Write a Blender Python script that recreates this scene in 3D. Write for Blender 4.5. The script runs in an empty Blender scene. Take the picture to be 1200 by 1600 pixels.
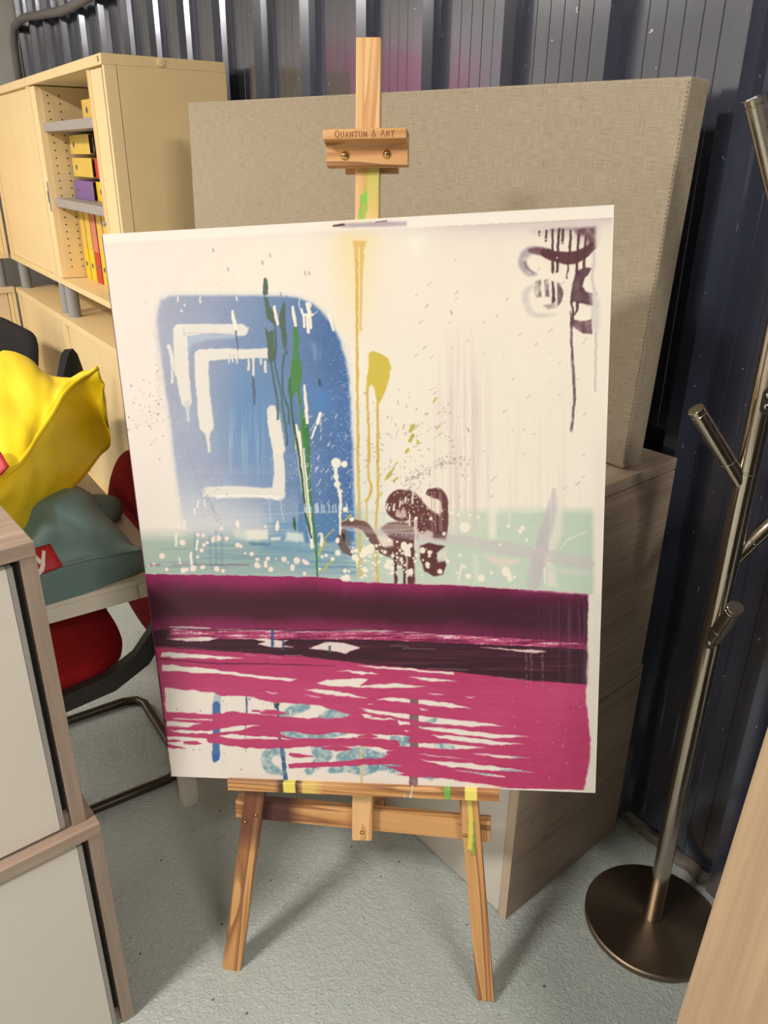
import bpy, bmesh, math, random
import numpy as np
from mathutils import Matrix, Vector

# ================================================================ camera, world, lights, exposure
scene = bpy.context.scene
COL = scene.collection
R90 = math.pi / 2


def link(o, parent=None):
    COL.objects.link(o)
    if parent is not None: o.parent = parent
    return o


cam_d = bpy.data.cameras.new('camera'); cam_d.sensor_fit = 'AUTO'; cam_d.sensor_width = 36.0
cam_d.lens = 36.0 * 1228.4 / 1600; cam_d.clip_start = .05
cam = link(bpy.data.objects.new('camera', cam_d))
right, up, fwd = (Vector(v) for v in ((.5591659, .82897407, .01164012), (-.34532516, .22012116, .91230324), (-.7537135, .51414849, -.40934985)))
cam.matrix_world = Matrix((( right.x, up.x, -fwd.x, 0), (right.y, up.y, -fwd.y, 0), (right.z, up.z, -fwd.z, 1.6), (0, 0, 0, 1)))
scene.camera = cam

world = bpy.data.worlds.new('world'); scene.world = world; world.use_nodes = True
world.node_tree.nodes['Background'].inputs[0].default_value = (1, .97, .93, 1)
world.node_tree.nodes['Background'].inputs[1].default_value = .06
scene.view_settings.view_transform = 'Standard'; scene.view_settings.look = 'None'
scene.view_settings.gamma = 1; scene.view_settings.use_curve_mapping = False
scene.view_settings.exposure = -0.12


def lamp(name, loc, size, power, color, aim=None, spread=180):
    d = bpy.data.lights.new(name, 'AREA'); d.shape = 'RECTANGLE'; d.size, d.size_y = size; d.energy = power; d.color = color; d.spread = math.radians(spread)
    o = link(bpy.data.objects.new(name, d)); o.location = loc
    if aim: o.rotation_euler = (Vector(aim) - Vector(loc)).to_track_quat('-Z', 'Y').to_euler()
    return o


# the ceiling lamps of the store room: one up the aisle to the right, two over the cabinets and desk, plus one added far-left fill
WARM = (1.0, .94, .87)
lamp('ceiling_and_fill_light', (2.1, .2, 3.1), (1.0, .3), 78, WARM, (-.9, .4, .8))
lamp('ceiling_and_fill_light', (-3.3, -1.8, 3.15), (1.2, .25), 120, WARM)
lamp('ceiling_and_fill_light', (-.5, -1.9, 3.15), (.6, .25), 140, WARM)
lamp('ceiling_and_fill_light', (-5.3, -2.4, 3.15), (1.2, .5), 90, WARM)  # added fill that brightens the left wall mirrored in the cladding

# ================================================================ mesh and material helpers
def tag(o, label=None, cat=None, group=None, kind=None):
    if label: o['label'] = label
    if cat: o['category'] = cat
    if group: o['group'] = group
    if kind: o['kind'] = kind
    return o


def empty(name, loc=(0, 0, 0), rz=0.0, label=None, cat=None, group=None):
    o = link(bpy.data.objects.new(name, None)); o.empty_display_size = .1
    o.location = loc; o.rotation_euler = (0, 0, rz)
    return tag(o, label, cat, group)


class MB:
    """collects primitives and links them as ONE mesh object"""
    def __init__(s): s.bm = bmesh.new()
    def box(s, x0, x1, y0, y1, z0, z1, bev=0.0, M=None):
        g = bmesh.ops.create_cube(s.bm, size=1)['verts']
        for v in g: v.co = Vector((x0 + (v.co.x + .5) * (x1 - x0), y0 + (v.co.y + .5) * (y1 - y0), z0 + (v.co.z + .5) * (z1 - z0)))
        if bev:
            e = list({e for v in g for e in v.link_edges})
            g = bmesh.ops.bevel(s.bm, geom=e, offset=bev, segments=2, affect='EDGES', profile=.6)['verts']
        if M is not None:
            for v in g: v.co = M @ v.co
        return s
    def prism(s, pts, z0, z1, M=None, bev=0.0):
        a = [s.bm.verts.new((x, y, z0)) for x, y in pts]; b = [s.bm.verts.new((x, y, z1)) for x, y in pts]; n = len(pts)
        fs = [s.bm.faces.new(a[::-1]), s.bm.faces.new(b)] + [s.bm.faces.new((a[i], a[(i + 1) % n], b[(i + 1) % n], b[i])) for i in range(n)]
        vs = a + b
        if bev:
            e = list({e for f in fs[:2] for e in f.edges})
            vs = list({v for v in bmesh.ops.bevel(s.bm, geom=e, offset=bev, segments=2, affect='EDGES', profile=.6)['verts']} | {v for v in vs if v.is_valid})
        if M is not None:
            for v in set(vs): v.co = M @ v.co
        return s
    def tube(s, pts, r, n=12, cap=True, closed=False):
        p = [Vector(q) for q in pts]; rs = r if isinstance(r, (list, tuple)) else [r] * len(p); rings = []; N = len(p); nrm = None
        for i in range(N):
            a, b = (p[i - 1], p[(i + 1) % N]) if closed else (p[max(i - 1, 0)], p[min(i + 1, N - 1)])
            t = (b - a).normalized()
            if nrm is None: nrm = t.orthogonal().normalized()
            nrm = (nrm - t * nrm.dot(t)).normalized(); bi = t.cross(nrm)
            rings.append([s.bm.verts.new(p[i] + (nrm * math.cos(2 * math.pi * k / n) + bi * math.sin(2 * math.pi * k / n)) * rs[i]) for k in range(n)])
        for i in range(N if closed else N - 1):
            A, B = rings[i], rings[(i + 1) % N]
            for k in range(n): s.bm.faces.new((A[k], A[(k + 1) % n], B[(k + 1) % n], B[k]))
        if cap and not closed: s.bm.faces.new(rings[0][::-1]); s.bm.faces.new(rings[-1])
        return s
    def lathe(s, prof, n=48, c=(0, 0, 0), M=None):
        rings = []; new = []
        for r, z in prof:
            if r < 1e-6: q = [s.bm.verts.new((c[0], c[1], c[2] + z))]
            else: q = [s.bm.verts.new((c[0] + r * math.cos(2 * math.pi * k / n), c[1] + r * math.sin(2 * math.pi * k / n), c[2] + z)) for k in range(n)]
            rings.append(q); new += q
        for A, B in zip(rings[:-1], rings[1:]):
            for k in range(n):
                k2 = (k + 1) % n
                if len(A) == 1 and len(B) == 1: continue
                if len(A) == 1: s.bm.faces.new((A[0], B[k2], B[k]))
                elif len(B) == 1: s.bm.faces.new((A[k], A[k2], B[0]))
                else: s.bm.faces.new((A[k], A[k2], B[k2], B[k]))
        if M is not None:
            for v in new: v.co = M @ v.co
        return s
    def grid(s, P, M=None):
        """P: rows of points"""
        V = [[s.bm.verts.new(q) for q in row] for row in P]
        for a, b in zip(V[:-1], V[1:]):
            for i in range(len(a) - 1): s.bm.faces.new((a[i], a[i + 1], b[i + 1], b[i]))
        return s
    def build(s, name, m, parent=None, smooth=False, angle=None):
        bmesh.ops.recalc_face_normals(s.bm, faces=s.bm.faces[:])
        me = bpy.data.meshes.new(name); s.bm.to_mesh(me); s.bm.free(); me.materials.append(m)
        if smooth: me.polygons.foreach_set('use_smooth', [True] * len(me.polygons))
        if angle is not None: me.set_sharp_from_angle(angle=math.radians(angle))
        return link(bpy.data.objects.new(name, me), parent)


def copy_tree(o, parent=None):
    c = o.copy(); COL.objects.link(c)
    if parent is not None: c.parent = parent
    for ch in list(o.children): copy_tree(ch, c)
    return c


def srgb(r, g, b):
    f = lambda v: (v / 255 / 12.92) if v / 255 <= .04045 else ((v / 255 + .055) / 1.055) ** 2.4
    return (f(r), f(g), f(b), 1)


class NT:
    """short-hand for a node material"""
    def __init__(s, name):
        s.m = bpy.data.materials.new(name); s.m.use_nodes = True; s.t = s.m.node_tree; s.b = s.t.nodes['Principled BSDF']
        s.tc = s.n('ShaderNodeTexCoord')
    def n(s, typ, **kw):
        q = s.t.nodes.new(typ)
        for k, v in kw.items(): setattr(q, k, v)
        return q
    def put(s, sock, v):
        if hasattr(v, 'is_output') or isinstance(v, bpy.types.NodeSocket): s.t.links.new(v, sock)
        else: sock.default_value = v
    def mapping(s, scale=(1, 1, 1), coord='Object', rot=(0, 0, 0)):
        q = s.n('ShaderNodeMapping'); s.t.links.new(s.tc.outputs[coord], q.inputs[0]); q.inputs['Scale'].default_value = scale; q.inputs['Rotation'].default_value = rot
        return q.outputs[0]
    def noise(s, vec, scale=5, detail=3, rough=.5, dist=0):
        q = s.n('ShaderNodeTexNoise'); s.t.links.new(vec, q.inputs['Vector']); q.inputs['Scale'].default_value = scale; q.inputs['Detail'].default_value = detail
        q.inputs['Roughness'].default_value = rough; q.inputs['Distortion'].default_value = dist
        return q.outputs['Fac']
    def ramp(s, fac, *ks):
        q = s.n('ShaderNodeValToRGB'); s.t.links.new(fac, q.inputs[0]); e = q.color_ramp.elements
        while len(e) < len(ks): e.new(.5)
        for el, (p, c) in zip(e, ks): el.position = p; el.color = c if len(c) == 4 else srgb(*c)
        return q.outputs[0]
    def mix(s, fac, a, b, typ='MIX'):
        q = s.n('ShaderNodeMix', data_type='RGBA', blend_type=typ); s.put(q.inputs[0], fac); s.put(q.inputs[6], a); s.put(q.inputs[7], b)
        return q.outputs[2]
    def math(s, op, a, b=0.0):
        q = s.n('ShaderNodeMath', operation=op); s.put(q.inputs[0], a); s.put(q.inputs[1], b); return q.outputs[0]
    def bump(s, h, strength=.3, dist=.001, nrm=None):
        q = s.n('ShaderNodeBump'); s.t.links.new(h, q.inputs['Height']); q.inputs['Strength'].default_value = strength; q.inputs['Distance'].default_value = dist
        if nrm is not None: s.t.links.new(nrm, q.inputs['Normal'])
        s.t.links.new(q.outputs[0], s.b.inputs['Normal']); return q.outputs[0]
    def set(s, **kw):
        for k, v in kw.items(): s.put(s.b.inputs[k.replace('_', ' ')], v)
        return s


def plain(name, rgb, rough=.5, metal=0.0, var=.06, scale=6.0, bump=0.0, bscale=200, spec=.5):
    m = NT(name); v = m.mapping(); c = srgb(*rgb)
    f = m.noise(v, scale, 4)
    m.set(Base_Color=m.ramp(f, (.3, tuple(x * (1 - var) for x in c[:3]) + (1,)), (.7, tuple(min(1, x * (1 + var)) for x in c[:3]) + (1,))), Roughness=rough, Metallic=metal)
    m.b.inputs['Specular IOR Level'].default_value = spec
    if bump: m.bump(m.noise(v, bscale, 3), bump, .0008)
    return m.m


def laminate(name, light, dark, axis, fine=90.0, rough=.45, bump=.15, contrast=(.35, .65), knots=False):
    """wood-grain foil: streaks along one local axis"""
    m = NT(name); s = [fine] * 3; s['xyz'.index(axis)] = fine * .035
    v = m.mapping(tuple(s)); f = m.noise(v, 1, 6, .65, .4)
    s2 = [9.0] * 3; s2['xyz'.index(axis)] = .9
    g = m.noise(m.mapping(tuple(s2)), 1, 3, .5, .6)
    h = m.math('ADD', m.math('MULTIPLY', f, .6), m.math('MULTIPLY', g, .4))
    mid = tuple((a + b) / 2 for a, b in zip(light, dark))
    col = m.ramp(h, (contrast[0], dark), (.5, mid), (contrast[1], light))
    if knots:
        vo = m.n('ShaderNodeTexVoronoi'); k = [7.0] * 3; k['xyz'.index(axis)] = 2.5; m.t.links.new(m.mapping(tuple(k)), vo.inputs[0]); vo.inputs['Randomness'].default_value = 1
        col = m.mix(m.math('MULTIPLY', m.math('LESS_THAN', vo.outputs['Distance'], .12), .5), col, srgb(*[c * .62 for c in dark]))
    m.set(Base_Color=col, Roughness=rough); m.bump(f, bump, .0006)
    return m.m


def pine(name, axis, lean=0.0, pale=False):
    """oiled pine with broad flame figure, plus daubs of spilt paint carried by the 'Paint' colour attribute"""
    m = NT(name); s = [17.0] * 3; s['xyz'.index(axis)] = .9
    def mp(sc):
        a = m.mapping(rot=(0, 0, lean)); q = m.n('ShaderNodeMapping'); m.t.links.new(a, q.inputs[0]); q.inputs['Scale'].default_value = sc; return q.outputs[0]
    v = mp(tuple(s)); n = m.noise(v, 1.0, 2, .5, .8)
    w = m.math('FRACT', m.math('MULTIPLY', n, 7.0))
    s2 = [240.0] * 3; s2['xyz'.index(axis)] = 6
    fib = m.noise(mp(tuple(s2)), 1, 3)
    col = m.ramp(w, (0.0, (208, 160, 104)), (.38, (194, 142, 86)), (.62, (166, 110, 60)), (.84, (108, 64, 32)), (.95, (150, 98, 54)), (1.0, (204, 154, 100)))
    if pale: col = m.ramp(w, (0.0, (226, 184, 130)), (.6, (220, 176, 120)), (.82, (204, 152, 96)), (.94, (188, 132, 78)), (1.0, (222, 180, 126)))  # lit copy for the mast; the browner ramp above carries the legs' shading
    col = m.mix(.22, col, m.ramp(fib, (.3, (178, 124, 76)), (.7, (218, 174, 122))), 'MIX')
    att = m.n('ShaderNodeVertexColor', layer_name='Paint')
    col = m.mix(att.outputs['Alpha'], col, att.outputs['Color'])
    m.set(Base_Color=col, Roughness=.42); m.bump(fib, .12, .0005)
    return m.m


M = {}
M['floor'] = None


def build_floor_mat():
    m = NT('painted_floor'); v = m.mapping()
    a = m.noise(v, 1.6, 4, .6); b = m.noise(v, 95, 3, .55, 1.2); c = m.noise(v, 260, 2)
    col = m.ramp(a, (.3, (164, 171, 166)), (.55, (178, 185, 181)), (.75, (186, 193, 189)))
    col = m.mix(m.math('MULTIPLY', m.ramp(m.noise(v, 7, 5, .7, .5), (.6, (0, 0, 0)), (.72, (255, 255, 255))), .28), col, srgb(122, 110, 96))
    sp = m.n('ShaderNodeTexVoronoi'); m.t.links.new(v, sp.inputs[0]); sp.inputs['Scale'].default_value = 17
    col = m.mix(m.math('MULTIPLY', m.math('LESS_THAN', sp.outputs['Distance'], .055), .8), col, srgb(60, 58, 52))
    col = m.mix(m.math('MULTIPLY', m.ramp(b, (.5, (0, 0, 0)), (.68, (255, 255, 255))), .22), col, srgb(214, 216, 208))  # relief crests painted lighter as highlights
    m.set(Base_Color=col, Roughness=m.ramp(b, (.3, (150, 150, 150)), (.7, (105, 105, 105))))
    n1 = m.bump(b, .8, .006); m.bump(c, .25, .001, n1)
    return m.m


def build_metal_wall_mat():
    m = NT('navy_cladding'); v = m.mapping(coord='Generated'); o = m.n('ShaderNodeObjectInfo')
    q = m.n('ShaderNodeVectorMath', operation='ADD'); m.t.links.new(m.tc.outputs['Object'], q.inputs[0]); m.t.links.new(o.outputs['Location'], q.inputs[1]); v = q.outputs[0]
    col = m.ramp(m.noise(v, 2.2, 4), (.3, (58, 63, 80)), (.7, (78, 83, 102)))
    scr = m.n('ShaderNodeMapping'); m.t.links.new(v, scr.inputs[0]); scr.inputs['Scale'].default_value = (150, 20, 7)
    sc = m.noise(scr.outputs[0], 1, 3, .6)
    chip = m.noise(v, 60, 2, .5, .8)
    col = m.mix(m.math('MULTIPLY', m.math('GREATER_THAN', sc, .735), .6), col, srgb(190, 192, 198))
    col = m.mix(m.math('MULTIPLY', m.math('GREATER_THAN', chip, .745), .9), col, srgb(206, 206, 206))
    m.set(Base_Color=col, Roughness=m.ramp(m.noise(v, 5, 3), (.3, (84, 84, 84)), (.7, (112, 112, 112))), Metallic=.5)
    m.b.inputs['Specular IOR Level'].default_value = .6; m.b.inputs['Coat Weight'].default_value = 1.0; m.b.inputs['Coat Roughness'].default_value = .2; m.b.inputs['Coat IOR'].default_value = 1.75
    wav = m.noise(v, 3.5, 2); m.bump(wav, .25, .006)
    return m.m


def build_linen_mat():
    m = NT('raw_linen'); sx = m.n('ShaderNodeTexWave', wave_type='BANDS', bands_direction='X'); sz = m.n('ShaderNodeTexWave', wave_type='BANDS', bands_direction='Z')
    v = m.mapping()
    for w in (sx, sz): m.t.links.new(v, w.inputs[0]); w.inputs['Scale'].default_value = 130; w.inputs['Distortion'].default_value = 3.5; w.inputs['Detail'].default_value = 3; w.inputs['Detail Scale'].default_value = 2
    h = m.math('MULTIPLY', sx.outputs['Fac'], sz.outputs['Fac'])
    th = m.noise(m.mapping((620, 620, 30)), 1, 2); tv = m.noise(m.mapping((30, 30, 620)), 1, 2)
    f = m.math('ADD', m.math('MULTIPLY', m.math('ADD', th, tv), .38), m.math('MULTIPLY', h, .3))
    col = m.ramp(f, (.25, (134, 122, 104)), (.45, (165, 152, 132)), (.68, (191, 179, 158)))
    col = m.mix(.12, col, m.ramp(m.noise(v, 1.2, 3), (.35, (120, 104, 84)), (.7, (190, 174, 150))))
    m.set(Base_Color=col, Roughness=.9); m.b.inputs['Specular IOR Level'].default_value = .2; m.bump(f, .5, .0012)
    return m.m


def build_paint_mat():
    m = NT('oil_and_acrylic_on_canvas'); a = m.n('ShaderNodeVertexColor', layer_name='Col')
    v = m.mapping()
    m.set(Base_Color=a.outputs['Color'], Roughness=m.ramp(m.noise(v, 30, 3), (.3, (105, 105, 105)), (.7, (140, 140, 140))))
    m.b.inputs['Specular IOR Level'].default_value = .35
    wv = m.n('ShaderNodeTexWave', wave_type='BANDS', bands_direction='X'); m.t.links.new(v, wv.inputs[0]); wv.inputs['Scale'].default_value = 260
    wh = m.n('ShaderNodeTexWave', wave_type='BANDS', bands_direction='Y'); m.t.links.new(v, wh.inputs[0]); wh.inputs['Scale'].default_value = 260
    m.bump(m.math('MULTIPLY', wv.outputs['Fac'], wh.outputs['Fac']), .06, .0004)
    return m.m


def steel(name, rgb=(186, 178, 166), rough=.28, axis='z', rough_marks=True):
    m = NT(name); s = [420.0] * 3; s['xyz'.index(axis)] = 8
    f = m.noise(m.mapping(tuple(s)), 1, 3)
    m.set(Base_Color=srgb(*rgb), Metallic=1.0, Roughness=m.ramp(f, (.3, tuple([int(255 * rough * .8)] * 3)), (.7, tuple([int(255 * rough * 1.25)] * 3))))
    m.b.inputs['Anisotropic'].default_value = .5
    if rough_marks: m.bump(f, .04, .0004)
    else: m.t.links.remove(m.b.inputs['Roughness'].links[0]); m.b.inputs['Roughness'].default_value = rough
    return m.m


M['floor'] = build_floor_mat(); M['wall'] = build_metal_wall_mat(); M['linen'] = build_linen_mat(); M['paint'] = build_paint_mat()
M['plaster'] = plain('pale_wall_paint', (205, 202, 196), .8, bump=.2)
M['ceiling'] = plain('ceiling_paint', (196, 194, 188), .85)
M['concrete'] = plain('crumbling_concrete', (120, 112, 104), .95, var=.35, scale=40, bump=.8, bscale=90)
M['cream'] = plain('cream_laminate', (233, 206, 154), .45, var=.03, bump=.05)
M['cream_edge'] = plain('cream_edge_strip', (238, 212, 162), .4, var=.02)
M['pink_cream'] = plain('cream_laminate_aged', (226, 198, 160), .5, var=.03)
M['grey_shelf'] = plain('grey_shelf_metal', (158, 152, 148), .45, var=.03)
M['grey_tube'] = plain('grey_lacquered_tube', (150, 150, 150), .35, var=.03)
M['hole'] = plain('drilled_hole', (48, 36, 24), .8)
M['yellow_file'] = plain('yellow_board', (240, 198, 40), .5, var=.03)
M['red_file'] = plain('red_board', (196, 52, 44), .5, var=.03)
M['purple_file'] = plain('purple_board', (124, 92, 150), .5, var=.04)
M['amber_file'] = plain('faded_yellow_board', (222, 186, 84), .5, var=.04)
M['page'] = plain('paper_edges', (226, 214, 184), .8, var=.05)
M['oak_grey_y'] = laminate('grey_oak_along_y', (200, 180, 158), (156, 135, 116), 'y', knots=True)
M['oak_near_y'] = laminate('taupe_oak_along_y', (178, 156, 138), (134, 114, 98), 'y')
M['oak_near_z'] = laminate('taupe_oak_along_z', (176, 157, 140), (136, 117, 102), 'z')
M['oak_band'] = laminate('pale_oak_edge_band', (216, 196, 172), (184, 162, 138), 'z')
M['oak_grey_z'] = laminate('grey_oak_along_z', (184, 166, 148), (142, 122, 106), 'z')
M['oak_grey_x'] = laminate('grey_oak_along_x', (186, 166, 146), (142, 122, 104), 'x')
M['oak_pale_z'] = laminate('pale_oak_along_z', (186, 158, 126), (158, 131, 102), 'z', fine=60)
M['door_white'] = plain('warm_white_door', (214, 206, 194), .4, var=.015)
M['door_edge'] = plain('grey_door_edge', (150, 144, 138), .4)
M['black_gap'] = plain('shade_and_file_black', (18, 17, 16), .9)
M['desk_white'] = plain('white_desk_board', (220, 212, 196), .45, var=.02)
M['red_cloth'] = plain('red_wool_cloth', (146, 24, 28), .95, var=.12, scale=60, bump=.5, bscale=500, spec=.15)
M['black_cloth'] = plain('black_cloth', (36, 35, 36), .9, var=.1, scale=60, bump=.3, bscale=400, spec=.2)
M['black_plastic'] = plain('black_moulded_frame', (42, 39, 34), .5)
M['dark_tube'] = plain('dark_brown_tube', (62, 54, 46), .35, metal=.6)
M['yellow_bag'] = plain('yellow_nylon', (240, 208, 22), .5, var=.07, scale=5, bump=.15, bscale=40)
M['teal_bag'] = plain('teal_nylon', (104, 130, 126), .6, var=.07, scale=5, bump=.15, bscale=40)
M['red_label'] = plain('red_woven_label', (172, 26, 36), .6, var=.04)
M['white_thread'] = plain('white_woven_letter', (228, 220, 210), .7)
M['steel_z'] = steel('brushed_steel', (182, 172, 157), .4, axis='z'); M['steel_base'] = steel('brushed_steel_disc', (132, 116, 99), .42, axis='z', rough_marks=False)
M['brass'] = steel('brass_screw', (214, 178, 104), .2)
M['pine_y'] = pine('oiled_pine_lengthwise', 'y'); M['pine_mast'] = pine('lit_pine_mast', 'y', math.radians(1.0), True); M['pine_x'] = pine('oiled_pine_crosswise', 'x'); M['pine_left'] = pine('oiled_pine_left_leg', 'y', math.radians(7.4)); M['pine_right'] = pine('oiled_pine_right_leg', 'y', math.radians(-7.6))
M['burn'] = plain('branded_lettering', (120, 72, 34), .7)
M['edge_purple'] = plain('canvas_edge_paint', (92, 40, 66), .55, var=.3, scale=20)
M['cable'] = plain('grey_conduit', (122, 118, 118), .5)
M['pink'] = plain('reflector_pink', (226, 130, 170), .7)
M['lamp_case'] = plain('lamp_case', (225, 224, 220), .5)


# ---------------------------------------------------------------- the picture on the canvas (numpy, digitised strokes)
class Paint:
    """Paint film on a grid: X, Y are digitising-tablet coordinates of every grid vertex, col its colour, hgt its thickness (mm)."""
    def __init__(s, X, Y, base):
        s.X, s.Y = X.astype(np.float32), Y.astype(np.float32)
        s.col = np.empty(X.shape + (3,), np.float32); s.col[:] = np.array(base, np.float32) / 255
        s.hgt = np.zeros(X.shape, np.float32)
        s.rng = np.random.default_rng(7)
        s.cx, s.cy = s.X.mean(0), s.Y.mean(1)
        s.ox, s.oy = np.abs(s.X - s.cx[None]).max(), np.abs(s.Y - s.cy[:, None]).max()
    def box(s, x0, x1, y0, y1):
        a = np.nonzero((s.cx > x0 - s.ox) & (s.cx < x1 + s.ox))[0]; b = np.nonzero((s.cy > y0 - s.oy) & (s.cy < y1 + s.oy))[0]
        if len(a) == 0 or len(b) == 0: return None
        return np.s_[b[0]:b[-1] + 1, a[0]:a[-1] + 1]
    def put(s, sl, m, c, h=0.0):
        if np.ndim(c) == 1 or isinstance(c, tuple): c = np.array(c, np.float32) / 255
        s.col[sl] += (c - s.col[sl]) * m[..., None]
        if h: s.hgt[sl] = s.hgt[sl] * (1 - .6 * m) + h * m
    def noise(s, fx, fy, seed=0, oct=2):
        out = np.zeros(s.X.shape, np.float32); amp = 1; tot = 0
        for o in range(oct):
            r = np.random.default_rng(seed * 31 + o)
            G = r.random((256, 256), dtype=np.float32)
            u, v = s.X / fx * 2 ** o + 40, s.Y / fy * 2 ** o + 40
            i, j = np.floor(u).astype(int), np.floor(v).astype(int); u = u - i; v = v - j
            u = u * u * (3 - 2 * u); v = v * v * (3 - 2 * v); i &= 255; j &= 255; i1 = (i + 1) & 255; j1 = (j + 1) & 255
            out += amp * ((G[j, i] * (1 - u) + G[j, i1] * u) * (1 - v) + (G[j1, i] * (1 - u) + G[j1, i1] * u) * v)
            tot += amp; amp *= .5
        return out / tot
    @staticmethod
    def smooth(p, k=6):
        p = np.array(p, np.float32)
        if len(p) < 3: return p
        q = np.vstack([2 * p[0] - p[1], p, 2 * p[-1] - p[-2]]); out = []
        for i in range(1, len(q) - 2):
            for t in np.arange(k) / k:
                out.append(.5 * (2 * q[i] + (q[i + 1] - q[i - 1]) * t + (2 * q[i - 1] - 5 * q[i] + 4 * q[i + 1] - q[i + 2]) * t * t
                                 + (3 * q[i] - q[i - 1] - 3 * q[i + 1] + q[i + 2]) * t ** 3))
        out.append(p[-1]); return np.array(out)
    def stroke(s, pts, r, c, a=1.0, soft=1.0, h=0.0, mod=None, curve=True):
        """pts (x, y), r a radius or one radius per point"""
        p = np.array(pts, np.float32); r = np.broadcast_to(np.array(r, np.float32), (len(p),))
        p = np.concatenate([p, r[:, None]], 1)
        if curve: p = s.smooth(p, 5)
        R = p[:, 2].max() + soft + 1
        sl = s.box(p[:, 0].min() - R, p[:, 0].max() + R, p[:, 1].min() - R, p[:, 1].max() + R)
        if sl is None: return
        X, Y = s.X[sl], s.Y[sl]; d = np.full(X.shape, 1e9, np.float32)
        if len(p) == 1: d = np.hypot(X - p[0, 0], Y - p[0, 1]) - p[0, 2]
        for (x0, y0, r0), (x1, y1, r1) in zip(p[:-1], p[1:]):
            dx, dy = x1 - x0, y1 - y0
            t = np.clip(((X - x0) * dx + (Y - y0) * dy) / (dx * dx + dy * dy + 1e-6), 0, 1)
            d = np.minimum(d, np.hypot(X - x0 - t * dx, Y - y0 - t * dy) - (r0 + t * (r1 - r0)))
        m = np.clip(.5 - d / (2 * soft), 0, 1) * a
        if mod is not None: m = m * mod[sl]
        s.put(sl, m, c, h)
    def mask(s, pts, soft=1.0, curve=False, wob=None):
        p = np.array(pts, np.float32)
        if curve: p = s.smooth(np.vstack([p, p[:1]]), 4)
        R = soft + 2 + (6 if wob is not None else 0)
        sl = s.box(p[:, 0].min() - R, p[:, 0].max() + R, p[:, 1].min() - R, p[:, 1].max() + R)
        if sl is None: return None, None
        X, Y = s.X[sl], s.Y[sl]
        if wob is not None: X = X + wob[0][sl]; Y = Y + wob[1][sl]
        d = np.full(X.shape, 1e9, np.float32); ins = np.zeros(X.shape, bool)
        for (x0, y0), (x1, y1) in zip(p, np.roll(p, -1, 0)):
            dx, dy = x1 - x0, y1 - y0
            t = np.clip(((X - x0) * dx + (Y - y0) * dy) / (dx * dx + dy * dy + 1e-6), 0, 1)
            d = np.minimum(d, np.hypot(X - x0 - t * dx, Y - y0 - t * dy))
            if abs(dy) > 1e-6: ins ^= ((y0 > Y) != (y1 > Y)) & (X < x0 + (Y - y0) * dx / dy)
        return sl, np.clip(.5 + np.where(ins, d, -d) / (2 * soft), 0, 1)
    def poly(s, pts, c, a=1.0, soft=1.0, h=0.0, mod=None, curve=False, wob=None):
        sl, m = s.mask(pts, soft, curve, wob)
        if sl is None: return
        m = m * a
        if mod is not None: m = m * mod[sl]
        s.put(sl, m, c[sl] if np.ndim(c) == 3 else c, h)
    def dots(s, n, fx, fy, r, c, a=1.0, h=0.0, keep=None):
        for _ in range(n):
            x, y = fx(s.rng), fy(s.rng)
            if keep and not keep(x, y): continue
            s.stroke([(x, y)], r(s.rng), c, a, .6, h)


def ramp(v, *ks):
    """piecewise linear colour ramp, ks = (value, colour)"""
    xs = [k[0] for k in ks]; cs = np.array([k[1] for k in ks], np.float32) / 255
    return np.stack([np.interp(v, xs, cs[:, i]) for i in range(3)], -1).astype(np.float32)


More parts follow.
